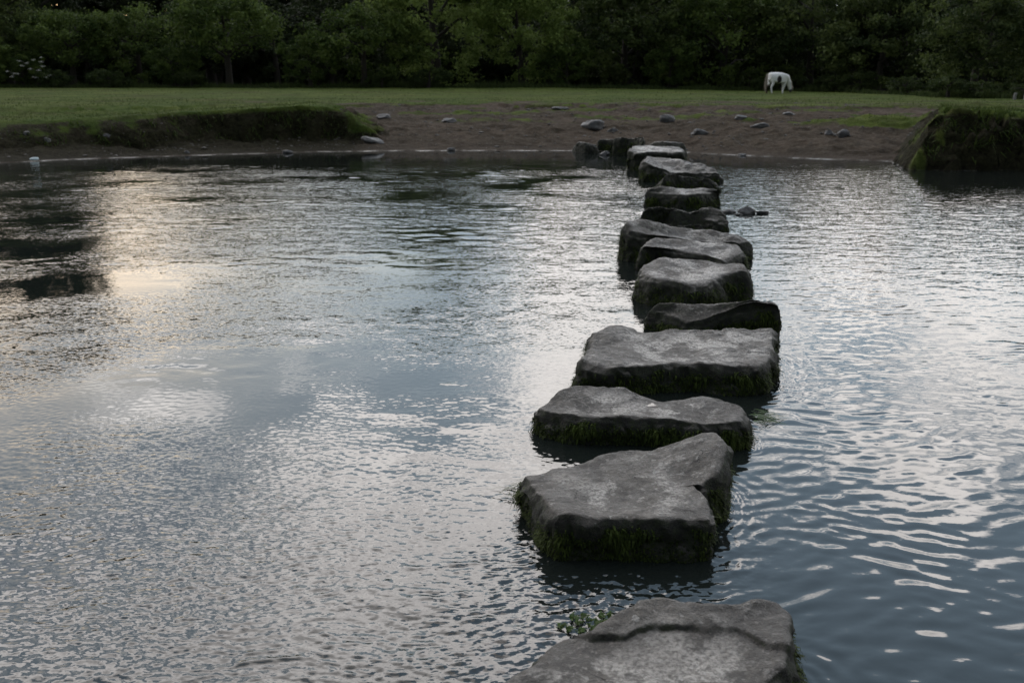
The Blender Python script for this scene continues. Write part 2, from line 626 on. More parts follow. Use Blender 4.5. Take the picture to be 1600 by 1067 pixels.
def build_stone(label, outline, center=None, dish=.02, dips=(), rim=.04, flare=.03, seed=0, moss=1500, moss_len=.05,
                ledge=None, name="stepping_stone", group="stepping stones across the river", NA=220, depth=-.30, rough=1.0, lean=0.0, moss_name="moss", base_z=None):
    pts = [P(a, b, z) for a, b, z in outline]
    if np.sum([pts[i - 1][0] * pts[i][1] - pts[i][0] * pts[i - 1][1] for i in range(len(pts))]) < 0:
        pts = pts[::-1]
    ring = resample(pts, NA)
    if center is None:
        c = ring[:, :2].mean(0)
    else:
        c = P(*center, float(np.mean(ring[:, 2])))[:2]
    size = np.sqrt(np.ptp(ring[:, 0]) * np.ptp(ring[:, 1]))
    NR = 44 if ledge is None else 90
    r = np.linspace(0, 1, NR) ** .85
    r[-1] = 1
    zc = np.mean(ring[:, 2]) - dish
    xy = c + (ring[None, :, :2] - c) * r[:, None, None]
    # top height: inverse-distance blend of the rim heights, sagging to the worn middle
    flat = xy.reshape(-1, 2)
    samp = ring[::4]
    d2 = ((flat[:, None, :] - samp[None, :, :2]) ** 2).sum(-1) + (size * .04) ** 2
    w = 1 / d2 ** 1.3
    zt = (w * samp[:, 2]).sum(1) / w.sum(1)
    zt = zt.reshape(NR, NA)
    zt = zt + (ring[None, :, 2] - zt) * (r[:, None] ** 6)
    zt -= dish * (1 - r[:, None] ** 2) ** 1.0
    worn = (1 - r[:, None] ** 2.2) * np.ones((1, NA))
    for (a, b, dz, rad) in dips:
        q = P(a, b, zc)[:2]
        g = np.exp(-(((flat - q) / rad) ** 2).sum(1)).reshape(NR, NA)
        zt += dz * g
    if ledge is not None:
        lp = np.array([P(a, b, zc)[:2] for a, b in ledge[0]])
        lift = np.zeros(len(flat))
        bd = np.full(len(flat), 99.0); sg = np.ones(len(flat))
        for i in range(len(lp) - 1):
            e = lp[i + 1] - lp[i]
            t0 = np.clip(((flat - lp[i]) @ e) / (e @ e), 0, 1)
            dv = flat - lp[i] - t0[:, None] * e
            dd = np.linalg.norm(dv, axis=1)
            cr = e[0] * dv[:, 1] - e[1] * dv[:, 0]
            up = dd < bd
            bd[up] = dd[up]; sg[up] = np.where(cr[up] >= 0, 1, -1)
        sd = bd * sg + .016 * fbm(xyz(flat[:, 0] * 9, flat[:, 1] * 9), 4)
        vary = .55 + .6 * perlin(xyz(flat[:, 0] * 5, flat[:, 1] * 5, 3.3))
        lift = sstep(-.004, .016, sd) * ledge[1] * np.clip(.8 + .4 * vary, .5, 1.2) - .011 * np.clip(vary, .1, 1) * np.exp(-((sd + .005) / .008) ** 2)
        zt += lift.reshape(NR, NA)
    # rounded rim
    dist_in = (1 - r[:, None]) * np.linalg.norm(ring[:, :2] - c, axis=1)[None, :]
    t_ = np.clip(1 - dist_in / rim, 0, 1)
    zt -= rim * (1 - np.sqrt(np.clip(1 - t_ ** 2, 0, 1))) * .75
    top = np.concatenate([xy, zt[..., None]], -1)
    # flanks
    NS = 22
    out_d = ring[:, :2] - c
    nrm = np.stack([np.roll(ring[:, 1], -1) - np.roll(ring[:, 1], 1), -(np.roll(ring[:, 0], -1) - np.roll(ring[:, 0], 1))], -1)
    nrm /= np.linalg.norm(nrm, axis=1)[:, None] + 1e-9
    s = np.linspace(0, 1, NS + 1)[1:]
    z0 = zt[-1]
    zs = z0[None, :] + (depth - z0)[None, :] * s[:, None] ** 1.15
    bul = flare * np.sin(np.clip(s * 1.7, 0, 1) * np.pi / 2)
    rr = .012 + bul
    sxy = ring[None, :, :2] + nrm[None] * rr[:, None, None]
    side = np.concatenate([sxy, zs[..., None]], -1)
    V = np.concatenate([top, side], 0)
    # roughness of the rock
    q = V + seed * 13.7
    amp = rough * np.concatenate([.35 + .65 * r ** 3, np.full(NS, 1.35)])
    n3 = np.stack([fbm(q * 4.5 + 5 * k, 4) for k in range(3)], -1)
    V = V + n3 * (amp * size * .026)[:, None, None]
    fine_d = np.stack([fbm(q * 15 + 31 + 5 * k, 3) for k in range(3)], -1)
    ridge = 1 - np.abs(perlin(q * 7.5 + 61)) * 2
    V = V + fine_d * (rough * np.concatenate([.002 + .003 * r ** 4, np.full(NS, .009)]))[:, None, None]
    V[NR:, :, :2] -= (rough * .014 * np.clip(ridge - .6, 0, 1) / .4)[NR:, :, None] * nrm[None]
    chip = sstep(.25, .6, fbm(q * 5.5 + 77, 2)) * np.concatenate([sstep(.86, .99, r), np.zeros(NS)])[:, None]
    V[..., 2] -= .009 * rough * chip
    worn = np.clip(worn * 1.1 + .6 * fbm(q[:NR] * 2.3 + 19, 3), 0, 1)
    worn_a = np.concatenate([worn, np.zeros((NS, NA))], 0)
    base = V.reshape(-1, 3).copy()
    org = np.array([c[0], c[1], 0.0 if base_z is None else base_z])
    root = empty(name, org)
    tag(root, label, "stepping stone" if name == "stepping_stone" else "rock", group)
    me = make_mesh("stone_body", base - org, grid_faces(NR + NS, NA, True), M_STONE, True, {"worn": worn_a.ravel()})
    link("stone_body", me, root)
    OUTLINES.append(V[NR + NS // 2, :, :2].copy())
    if moss:
        nv = int(moss * 3.6)
        a = RNG.integers(0, NA, nv)
        ff = RNG.random(nv)
        sd_ = V[NR - 1:NR + NS]
        zz = RNG.random(nv)
        # keep what is above the water
        lev = zz * (NS - 1)
        l0 = np.floor(lev).astype(int); lf = lev - l0
        a2 = (a + 1) % NA
        pa = sd_[l0, a] * (1 - ff)[:, None] + sd_[l0, a2] * ff[:, None]
        pb = sd_[l0 + 1, a] * (1 - ff)[:, None] + sd_[l0 + 1, a2] * ff[:, None]
        pt = pa * (1 - lf)[:, None] + pb * lf[:, None]
        nn = np.concatenate([nrm[a], np.zeros((nv, 1))], -1)
        patch = fbm(pt * np.array([5.5, 5.5, 8]) + seed * 3.1, 3)
        fr = (z0[a] - pt[:, 2]) / np.maximum(z0[a], .03)
        keep = (pt[:, 2] > -.03) & (fr > .16 + .34 * RNG.random(nv) - .35 * patch) & (patch > -.7)
        pt, nn, patch, fr = pt[keep], nn[keep], patch[keep], fr[keep]
        k = len(pt)
        ln = moss_len * RNG.uniform(.25, 1.0, k) * (.7 + .9 * np.clip(patch, -.4, .6))
        sidev = np.stack([-nn[:, 1], nn[:, 0], np.zeros(k)], -1)
        jit = RNG.normal(0, .35, (k, 3))
        d1 = nn * RNG.uniform(.25, .9, k)[:, None] + np.array([0, 0, -.55]) + jit
        d2_ = nn * .1 + np.array([0, 0, -1.0]) + jit * .7
        mid = pt + d1 * (ln * .5)[:, None]
        tip = mid + d2_ * (ln * .6)[:, None]
        v, qd, tr = strands(pt - nn * .006, mid, tip, sidev, RNG.uniform(.08, .24, k) * moss_len)
        tint = np.repeat(np.clip(.33 + .38 * patch + RNG.normal(0, .2, k), 0, 1), 5)
        mme = make_mesh(moss_name, v - org, [qd, tr], M_MOSS, False, {"tint": tint})
        link(moss_name, mme, root)
    return root, V


def O(zs, *pts):
    """outline with heights given per point or one default"""
    out = []
    for p in pts:
        out.append((p[0], p[1], p[2] if len(p) > 2 else zs))
    return out


STONES = []
# 1: cut by the bottom of the frame, two layers with a broken ledge
STONES.append(build_stone("nearest stepping stone, split into two layers by a broken ledge, weed at its edge",
    O(.29, (742, 1085, .24), (828, 1031, .25), (871, 992, .25), (915, 986, .26), (955, 964, .27), (996, 945), (1036, 937, .29), (1084, 941), (1134, 943), (1168, 940, .30), (1198, 932, .32), (1222, 939, .31),
      (1238, 956, .30), (1238, 988, .29), (1236, 1025, .28), (1214, 1066, .27), (1185, 1115, .26), (1120, 1165, .26), (1000, 1190, .26), (880, 1180, .25), (790, 1140, .24)),
    center=(1020, 1055), dish=.012, dips=((1150, 985, -.015, .07), (980, 975, .012, .1)), rim=.04, flare=.03, seed=1, moss=7000, moss_len=.05,
    ledge=([(900, 992), (925, 996), (969, 1001), (1013, 989), (1077, 994), (1128, 991), (1160, 1001), (1200, 1022), (1262, 1034)], .013), NA=300))
STONES.append(build_stone("wide worn stepping stone with a raised back corner and a notch in its edge",
    O(.19, (820, 744, .17), (843, 775, .18), (870, 807, .185), (930, 808), (984, 807), (1050, 808), (1112, 807, .19), (1114, 785, .19), (1102, 770, .185), (1088, 759, .185), (1104, 758, .20), (1124, 742, .22), (1135, 722, .25),
      (1138, 700, .28), (1121, 675, .30), (1098, 670, .30), (1065, 682, .265), (1029, 695, .235), (972, 701, .21), (924, 712, .20), (861, 727, .18)),
    center=(1000, 752), dish=.016, dips=((965, 770, -.02, .16), (905, 722, -.008, .07)), rim=.035, flare=.016, seed=2, moss=9000, moss_len=.045, NA=300))
STONES.append(build_stone("broad low stepping stone with a saddle in its back edge holding a puddle",
    O(.16, (833, 637, .15), (870, 644), (930, 650), (1008, 650), (1080, 658, .155), (1134, 661, .155), (1165, 657, .16), (1173, 642, .17), (1146, 631, .185), (1110, 620, .20), (1068, 620, .19), (1038, 626, .165),
      (1008, 619, .18), (972, 605, .215), (924, 599, .23), (888, 606, .21), (855, 621, .175)),
    center=(1000, 634), dish=.006, dips=((1025, 630, -.012, .10), (925, 635, -.01, .12)), rim=.03, flare=.018, seed=3, moss=8000, moss_len=.05, NA=280))
STONES.append(build_stone("largest stepping stone, dished on top with a thick dark front face",
    O(.19, (903, 566, .18), (960, 571), (1035, 567), (1085, 567), (1135, 571), (1185, 571), (1206, 563, .19), (1210, 535, .21), (1206, 513, .235), (1160, 510, .24), (1122, 514, .235), (1085, 512, .235), (1055, 516, .22), (1020, 516, .22),
      (990, 512, .235), (967, 504, .26), (945, 506, .26), (929, 516, .245), (921, 535, .22), (908, 555, .19)),
    center=(1062, 542), dish=.022, dips=((1040, 545, -.022, .22), (985, 528, -.01, .12)), rim=.04, flare=.02, seed=4, moss=7000, moss_len=.055, NA=280))
STONES.append(build_stone("low stepping stone sloping to a mossy left end behind the largest one",
    O(.18, (1009, 487, .14), (1030, 489, .145), (1050, 494, .14), (1072, 501, .12), (1100, 498, .14), (1125, 489, .18), (1155, 481, .22), (1185, 475, .255), (1207, 474, .26), (1219, 480, .24), (1214, 471, .28), (1185, 465, .31), (1160, 466, .30), (1122, 471, .25),
      (1075, 474, .225), (1045, 470, .235), (1022, 472, .22)),
    center=(1115, 482), dish=.005, dips=((1085, 490, -.02, .16), (1055, 478, -.01, .08)), rim=.05, flare=.03, seed=5, moss=4500, moss_len=.06))
STONES.append(build_stone("lumpy tall stepping stone with hollows on its rounded top",
    O(.25, (996, 428, .24), (1020, 433), (1050, 437, .245), (1075, 444, .22), (1100, 445, .21), (1117, 437, .235), (1135, 428, .26), (1158, 424, .27), (1169, 424, .27), (1166, 412, .31), (1140, 411, .30), (1110, 405, .32), (1095, 400, .345), (1077, 402, .33),
      (1060, 402, .33), (1035, 399, .345), (1020, 404, .325), (1003, 412, .29)),
    center=(1080, 421), dish=.015, dips=((1060, 425, -.03, .14), (1092, 418, -.035, .12), (1040, 404, .03, .12), (1100, 404, .02, .1)), rim=.06, flare=.04, seed=6, moss=3500, moss_len=.06))
STONES.append(build_stone("smooth wedge shaped stepping stone, its top tilted towards the right end",
    O(.24, (1003, 385, .26), (1024, 383, .25), (1065, 391, .22), (1106, 399, .19), (1133, 407, .16), (1148, 403, .17), (1163, 392, .21), (1154, 380, .26), (1127, 378, .265), (1106, 378, .265), (1085, 376, .275), (1055, 373, .29), (1024, 371, .31), (1009, 374, .30)),
    center=(1080, 386), dish=.008, rim=.05, flare=.04, seed=7, moss=2600, moss_len=.07))
STONES.append(build_stone("longest stepping stone, tall at the left end and falling to the right",
    O(.30, (974, 346, .43), (983, 358, .36), (1002, 366, .31), (1044, 368, .27), (1085, 375, .22), (1127, 379, .20), (1158, 380, .20), (1176, 376, .22), (1158, 367, .27), (1133, 361, .30), (1096, 358, .31), (1065, 354, .335), (1044, 352, .345), (1028, 346, .40), (1007, 343, .43), (987, 342, .44)),
    center=(1070, 364), dish=.01, dips=((1020, 352, -.03, .15),), rim=.06, flare=.04, seed=8, moss=2600, moss_len=.07))
STONES.append(build_stone("craggy stepping stone with ridged broken top and dark hollows",
    O(.27, (1000, 337, .17), (1020, 341, .13), (1050, 346, .12), (1090, 346, .12), (1118, 346, .14), (1136, 342, .17), (1126, 328, .27), (1116, 322, .32), (1094, 324, .31), (1077, 328, .27), (1053, 322, .32), (1032, 320, .34), (1010, 323, .31)),
    center=(1068, 333), dish=.0, dips=((1040, 326, .07, .16), (1105, 330, .05, .14), (1075, 332, -.05, .12)), rim=.07, flare=.05, seed=9, moss=1500, moss_len=.08, rough=1.7))
STONES.append(build_stone("flat block shaped stepping stone with yellow green moss down its left end",
    O(.23, (1008, 301, .22), (1028, 303, .21), (1062, 303), (1096, 303), (1124, 301, .22), (1126, 295, .29), (1106, 293, .30), (1075, 294, .29), (1032, 290, .33), (1012, 294, .29)),
    center=(1066, 298), dish=.01, rim=.06, flare=.03, seed=10, moss=1800, moss_len=.08))
STONES.append(build_stone("small dark stepping stone half hidden between two larger ones",
    O(.25, (1027, 284, .17), (1055, 286, .15), (1095, 288, .15), (1124, 286, .17), (1108, 279, .26), (1090, 276, .29), (1057, 274, .31), (1036, 275, .31)),
    center=(1072, 281), dish=-.02, rim=.09, flare=.05, seed=11, moss=1200, moss_len=.08, rough=1.3))
STONES.append(build_stone("slanting stepping stone with wet shining top and mossy left face",
    O(.28, (1001, 253, .38), (1016, 258, .33), (1048, 268, .21), (1090, 271, .19), (1126, 272, .18), (1118, 264, .26), (1100, 256, .35), (1071, 250, .41), (1050, 247, .42), (1011, 245, .44)),
    center=(1058, 259), dish=.02, dips=((1092, 252, .08, .2),), rim=.06, flare=.05, seed=12, moss=2200, moss_len=.1, rough=1.2))
STONES.append(build_stone("tall flat topped stepping stone with undercut dark front",
    O(.43, (980, 235, .45), (992, 238, .42), (1030, 238, .41), (1068, 238, .41), (1072, 233, .45), (1062, 229, .50), (1020, 227, .52), (990, 227, .52)),
    center=(1028, 232), dish=.02, rim=.06, flare=-.03, seed=13, moss=1000, moss_len=.1))
STONES.append(build_stone("thin flat stone slab lying beyond the tall flat topped stepping stone",
    O(.42, (1012, 226, .40), (1040, 227, .38), (1071, 227, .38), (1069, 223, .47), (1040, 222, .5), (1020, 221, .5)),
    center=(1042, 224.5), dish=-.01, rim=.07, flare=.05, seed=14, moss=300, moss_len=.1))
STONES.append(build_stone("upright stepping stone with a sloping cap of bare rock near the far shore",
    O(.50, (960, 216, .46), (972, 221, .34), (990, 222, .31), (1006, 221, .34), (1006, 214, .54), (990, 215.5, .48), (970, 214, .50)),
    center=(985, 218), dish=.03, rim=.07, flare=.02, seed=15, moss=900, moss_len=.1))
STONES.append(build_stone("squat mossy stepping stone at the edge of the far shore",
    O(.42, (934, 221, .24), (945, 222, .22), (960, 222, .22), (961, 218, .34), (948, 217.5, .34), (935, 218, .33)),
    center=(948, 220), dish=.01, rim=.06, flare=.02, seed=16, moss=900, moss_len=.1))
STONES.append(build_stone("thin pale slab lying on the far shore where the crossing ends",
    O(.20, (896, 229, .14), (915, 230.5, .12), (932, 230, .12), (932, 226, .24), (915, 223, .30), (902, 222, .30)),
    center=(915, 226.5), dish=-.01, rim=.06, flare=.05, seed=17, moss=0))


# puddle in the saddle of the third stone
def puddle():
    q = P(1012, 630, .166)
    a = np.linspace(0, 2 * np.pi, 40, endpoint=False)
    r = 1 + .25 * perlin(xyz(np.cos(a) * 1.3, np.sin(a) * 1.3, 2.2))
    z = .0
    vs = np.stack([.082 * r * np.cos(a), .05 * r * np.sin(a), np.full(40, -.02)], -1)
    v2 = np.stack([.08 * r * np.cos(a), .048 * r * np.sin(a), np.full(40, z)], -1)
    v = np.concatenate([vs, v2, [[0, 0, z]]])
    f4 = grid_faces(2, 40, True)
    f3 = np.stack([40 + np.arange(40), 40 + (np.arange(40) + 1) % 40, np.full(40, 80)], -1)
    m, t, bs = material("puddle_water")
    bs.inputs["IOR"].default_value = 1.33
    n = t.noise(t.objco(), 30, 2)
    t.put(bs.inputs["Base Color"], t.mix(n, rgb(.03, .03, .03), rgb(.05, .05, .05)))
    bs.inputs["Roughness"].default_value = .02
    return link("puddle", make_mesh("puddle", v, [f4, f3], m, False), None, q)


# height of the third stone under the puddle
_V3 = STONES[2][1][:44].reshape(-1, 3)
pud = puddle()
_d = np.linalg.norm(_V3[:, :2] - np.array(pud.location[:2]), axis=1)
pud.location.z = float(np.percentile(_V3[_d < .08][:, 2], 50)) - .0015
tag(pud, "small clear puddle lying in the saddle of a broad low stepping stone", "puddle")


# ------------------------------------------------------------------ rocks
def rock_mesh(name, sx, sy, sz, seed, mat=None, flat=.35):
    nr, na = 26, 44
    th = np.linspace(0.02, np.pi - .02, nr)
    ph = np.linspace(0, 2 * np.pi, na, endpoint=False)
    T, Pp = np.meshgrid(th, ph, indexing="ij")
    d = np.stack([np.sin(T) * np.cos(Pp), np.sin(T) * np.sin(Pp), np.cos(T)], -1)
    # facet planes make it blocky
    rg = np.random.default_rng(seed)
    pl = rg.normal(size=(14, 3)); pl /= np.linalg.norm(pl, axis=1)[:, None]
    off = rg.uniform(.62, .95, 14)
    dd = d @ pl.T
    rad = np.min(np.where(dd > .05, off / np.maximum(dd, .05), 9), -1)
    rad = np.minimum(rad, 1.05)
    v = d * rad[..., None]
    v = v + .09 * np.stack([fbm(v * 2.2 + seed * 3.3 + 7 * k, 4) for k in range(3)], -1)
    v = v * np.array([sx, sy, sz])
    return make_mesh(name, v.reshape(-1, 3), grid_faces(nr, na, True), mat or M_ROCK, True)


def put_rock(px, py, wpx, hpx, label, seed, name="boulder", rot=0., mat=None, cat="rock", group=None, Y=None, sink=.35):
    """rock whose foot stands on the terrain where the photograph shows it"""
    best = None
    for y in np.linspace(8, 45, 1200):
        q = PD(px, py, y)
        if q[2] - max(0, ground_z(q[0], q[1])) < 0:
            best = q; break
    if best is None: best = P(px, py, 0)
    k = best[1] / F
    sx, sz = wpx * k / 2, hpx * k / (2 - 2 * sink) * 1.05
    o = link(name, rock_mesh(name, sx, sx * .7, sz, seed, mat), None, (best[0], best[1] + sx * .5, best[2] + sz * (1 - 2 * sink)))
    o.rotation_euler = (0, rot, 0)
    tag(o, label, cat, group)
    return o


put_rock(927, 204, 46, 17, "dark angular boulder, biggest rock on the bare shore", 3)
put_rock(1042, 192, 26, 11, "pale rounded boulder high on the bare shore", 5)
put_rock(1094, 211, 26, 9, "grey low rock midway down the bare shore", 8)
put_rock(581, 224, 34, 9, "tilted grey slab at the foot of the grassy left bank", 9, name="rock_slab", rot=.25, sink=.25)
put_rock(1320, 215, 20, 11, "pale rock beside the grassy hummock", 12)
put_rock(1296, 212, 14, 8, "small grey rock next to the pale one by the hummock", 14)
put_rock(958, 207, 16, 6, "small dark stone right beside the biggest boulder", 17)
put_rock(875, 172, 26, 5, "flat pale stone under the turf edge", 19, sink=.3)
put_rock(1190, 201, 30, 8, "low grey rock with turf growing in front", 21)
put_rock(1160, 186, 22, 6, "reddish grey stone half buried in the upper shore", 25)
put_rock(1234, 180, 20, 4, "light flat stone just below the meadow edge", 27, sink=.3)
put_rock(448, 240, 16, 5, "black wet stone at the water line under the left bank", 31)
put_rock(705, 236, 13, 5, "dark wet stone at the middle of the far water line", 33)
put_rock(700, 192, 26, 7, "weathered grey stone in sparse turf behind the left bank", 34)
put_rock(598, 186, 24, 7, "grey stone in the gully behind the left bank", 36)
put_rock(1160, 244, 13, 4, "dark wet stone on the water line right of the crossing", 37)
put_rock(908, 237, 16, 5, "pale wet stone in the shallows beside the shore slab", 39)
put_rock(928, 239, 16, 5, "pale stone in the shallows before the squat mossy stone", 40)
put_rock(945, 243, 18, 6, "mossy rock in the shallows below the squat stone", 41)
put_rock(40, 212, 12, 7, "grey stone lodged in the left bank face", 43)
put_rock(72, 222, 14, 6, "pale stone under the left bank above the blue litter", 45)
put_rock(165, 216, 14, 6, "small stone in the mud beneath the turf of the left bank", 46)
put_rock(292, 240, 9, 4, "tiny pale stone on the mud near the left water line", 48)
# rubble breaking the surface to the right of the craggy stone
for i, (px, py, w, h, lab) in enumerate(((1142, 333, 22, 6, "dark rubble rock in the river touching the craggy stone"),
                                        (1168, 335, 30, 10, "largest dark rubble rock breaking the water right of the crossing"),
                                        (1192, 335, 22, 6, "outermost low rubble rock breaking the river surface"),
                                        (1155, 337, 16, 4, "low wet rubble rock in front of the largest one in the river"))):
    put_rock(px, py, w, h, lab, 60 + i, name="river_rock", group="rubble rocks in the river")


# gravel and small pebbles strewn over the bare shore
def gravel():
    n = 6000
    x = RNG.uniform(-6, 13, n); y = RNG.uniform(27.5, 40, n)
    x[:500] = RNG.uniform(-14, -4, 500); y[:500] = shore(x[:500]) + RNG.uniform(.1, 2.6, 500)
    z, g = terrain(x, y)
    cl = fbm(xyz(x, y) * .7 + 4, 3)
    keep = (g < .6) & (z > .03) & (cl + RNG.normal(0, .3, n) > .05)
    x, y, z = x[keep], y[keep], z[keep]
    k = len(x)
    ico = np.array([[0, 0, 1], [.9, 0, .3], [.28, .85, .3], [-.72, .53, .3], [-.72, -.53, .3], [.28, -.85, .3], [0, 0, -.4]])
    fi = np.array([[0, 1, 2], [0, 2, 3], [0, 3, 4], [0, 4, 5], [0, 5, 1], [6, 2, 1], [6, 3, 2], [6, 4, 3], [6, 5, 4], [6, 1, 5]])
    s = RNG.lognormal(np.log(.021), .55, k)
    v = ico[None] * RNG.uniform(.7, 1.3, (k, 7, 1)) * (s[:, None, None] * np.array([1.3, 1, .7]))
    a = RNG.uniform(0, 6.28, k)
    c, sn = np.cos(a)[:, None], np.sin(a)[:, None]
    v = np.stack([v[..., 0] * c - v[..., 1] * sn, v[..., 0] * sn + v[..., 1] * c, v[..., 2]], -1)
    v += np.stack([x, y, z], -1)[:, None]
    f = fi[None] + 7 * np.arange(k)[:, None, None]
    o = link("gravel", make_mesh("gravel", v.reshape(-1, 3), f.reshape(-1, 3), plain("shore_pebbles", (.082, .075, .068), .7), False))
    tag(o, "loose pebbles strewn over the bare far shore", "gravel", kind="stuff")


gravel()


# pale blue litter
def litter():
    q = PD(53, 252, 24.6)
    q = P(53, 251.5, 0.0)
    nr, na = 30, 48
    th = np.linspace(.02, np.pi - .02, nr); ph = np.linspace(0, 2 * np.pi, na, endpoint=False)
    T, A = np.meshgrid(th, ph, indexing="ij")
    v = np.stack([np.sin(T) * np.cos(A) * .13, np.sin(T) * np.sin(A) * .08, np.cos(T) * .055 + .04], -1)
    v[..., 0] += .04 * (v[..., 2] / .13) 
    cr = np.abs(perlin(v * 22)) + .5 * np.abs(perlin(v * 47 + 4))
    v = v * (1 - .35 * cr[..., None])
    v[..., 2] += .03 * np.clip(np.sin(T) * np.cos(A), 0, 1) ** 3 * np.clip(np.cos(T), 0, 1) * 2
    m = plain("pale_blue_plastic", (.66, .80, .86), .35, .5)
    o = link("plastic_bag", make_mesh("plastic_bag", v.reshape(-1, 3), grid_faces(nr, na, True), m, True), None, q)
    tag(o, "crumpled pale blue plastic bag at the water's edge under the left bank", "plastic bag")


litter()


# bright green weed floating against the nearest stone
def floating_weed():
    org = P(915, 975, 0.0)
    V, Q, T3, TI = [], [], [], []
    off = 0
    n = 240
    cl = [(875, 980), (888, 986), (900, 975), (905, 988), (918, 970), (925, 983), (940, 966), (950, 962), (910, 966), (893, 967), (932, 975)]
    ctr = np.array([P(a, b, .004) for a, b in cl])
    k = RNG.integers(0, len(cl), n)
    b = ctr[k] + np.stack([RNG.normal(0, .005, n), RNG.normal(0, .008, n), RNG.uniform(0, .006, n)], -1)
    a = RNG.normal(0.2, .9, n)
    d = np.stack([np.cos(a), np.sin(a), np.zeros(n)], -1)
    ln = RNG.uniform(.008, .026, n)
    mid = b + d * ln[:, None] * .5 + np.array([0, 0, .008])
    tip = mid + (d + RNG.normal(0, .4, (n, 3)) * np.array([1, 1, .15])) * ln[:, None] * .6
    tip[:, 2] = np.maximum(tip[:, 2], .001)
    s = np.stack([-d[:, 1], d[:, 0], np.full(n, .3)], -1)
    v, q, t3 = strands(b, mid, tip, s, RNG.uniform(.004, .010, n))
    me = make_mesh("water_weed", v - org, [q, t3], M_WEED, False, {"tint": np.repeat(np.clip(RNG.normal(.38, .3, n), 0, 1), 5)})
    tag(link("water_weed", me, None, org), "bright green weed floating against the left edge of the nearest stone", "water weed")


floating_weed()


# weed trailing in the current off two stones
def trailing(label, px, py, dirx, n, seed):
    rg = np.random.default_rng(seed)
    org = P(px, py, 0.0)
    b = org + np.stack([rg.normal(0, .03, n), rg.normal(0, .06, n), rg.uniform(.0, .05, n)], -1)
    ln = rg.uniform(.05, .18, n)
    d = np.stack([np.full(n, dirx) + rg.normal(0, .2, n), rg.normal(0, .35, n), np.zeros(n)], -1)
    mid = b + d * ln[:, None] * .5; mid[:, 2] = np.maximum(mid[:, 2] - .01, .006)
    tip = mid + (d + rg.normal(0, .3, (n, 3))) * ln[:, None] * .5; tip[:, 2] = .004
    s = np.stack([-d[:, 1], d[:, 0], np.full(n, .2)], -1)
    v, q, t3 = strands(b, mid, tip, s, rg.uniform(.003, .007, n))
    me = make_mesh("trailing_weed", v - org, [q, t3], M_WEED, False, {"tint": np.repeat(np.clip(rg.normal(.3, .25, n), 0, 1), 5)})
    tag(link("trailing_weed", me, None, org), label, "water weed")


trailing("green weed trailing in the water off the puddle stone's right end", 1186, 655, 1.0, 60, 5)
trailing("thin weed trailing off the left corner of the wide notched stone", 816, 768, -.7, 40, 6)


# ------------------------------------------------------------------ river surface
def spectrum_patch(n, L, lmin, lmax, power, ang, spread, seed):
    """periodic height patch with unit rms slope"""
    rg = np.random.default_rng(seed)
    k1 = np.fft.fftfreq(n, L / n) * 2 * np.pi
    KX, KY = np.meshgrid(k1, k1)
    K = np.hypot(KX, KY); K[0, 0] = 1
    th = np.arctan2(KY, KX)
    A = K ** (-power)
    A *= sstep(2 * np.pi / lmax * .75, 2 * np.pi / lmax * 1.25, K) * sstep(2 * np.pi / lmin * 1.3, 2 * np.pi / lmin * .8, K)
    A *= (spread + (1 - spread) * np.cos(th - ang) ** 2)
    ph = rg.normal(size=(n, n)) + 1j * rg.normal(size=(n, n))
    h = np.real(np.fft.ifft2(A * ph))
    gy_, gx_ = np.gradient(h, L / n)
    return h / np.sqrt(np.mean(gx_ ** 2 + gy_ ** 2))


def sample_patch(h, L, X, Y):
    n = h.shape[0]
    u = (X / L * n) % n; v = (Y / L * n) % n
    i = np.floor(u).astype(int) % n; j = np.floor(v).astype(int) % n
    fu = u - np.floor(u); fv = v - np.floor(v)
    i2 = (i + 1) % n; j2 = (j + 1) % n
    return h[j, i] * (1 - fu) * (1 - fv) + h[j, i2] * fu * (1 - fv) + h[j2, i] * (1 - fu) * fv + h[j2, i2] * fu * fv


P_FINE = spectrum_patch(1024, 5.3, .024, .075, 1.9, 1.42, .24, 1)
P_MID = spectrum_patch(1024, 9.1, .12, .55, 2.4, 1.45, .35, 2)
P_SMOOTH = spectrum_patch(1024, 8.3, .075, .21, 2.2, 1.80, .06, 3)
P_LONG = spectrum_patch(512, 17.0, .5, 1.6, 2.4, 1.5, .5, 4)


def stone_line(Y):
    return .45 + .125 * Y


def poly_dist(X, Y, poly):
    """distance to a closed outline (vertex distance, outlines are dense)"""
    d = np.full(X.shape, 9.0)
    c = poly.mean(0); R = np.max(np.linalg.norm(poly - c, axis=1)) + .7
    near = (np.abs(X - c[0]) < R) & (np.abs(Y - c[1]) < R)
    idx = np.nonzero(near)
    if len(idx[0]) == 0: return d
    q = np.stack([X[idx], Y[idx]], -1)
    pp = poly[::3]
    best = np.full(len(q), 81.0)
    for p_ in pp:
        best = np.minimum(best, ((q - p_) ** 2).sum(1))
    d[idx] = np.sqrt(best)
    return d


BOILS = []
_rb = np.random.default_rng(21)
for (px, py, wpx, amp) in ((190, 958, 170, .012), (640, 884, 260, .010), (500, 965, 90, .010), (700, 940, 150, .012), (30, 838, 110, .010), (410, 1035, 190, .009),
                          (700, 600, 70, .014), (690, 586, 40, .012), (640, 690, 90, .006), (270, 930, 120, .008), (800, 884, 120, .010), (560, 920, 80, .008),
                          (1000, 890, 200, .008), (120, 745, 40, .006), (250, 870, 100, .006), (330, 985, 120, .008), (620, 1000, 120, .008)):
    q = P(px, py, 0)
    BOILS.append((q[0], q[1], wpx / F * q[1] * 1.0, amp * (1.0 if py > 720 else .45), _rb.uniform(-.25, .25)))


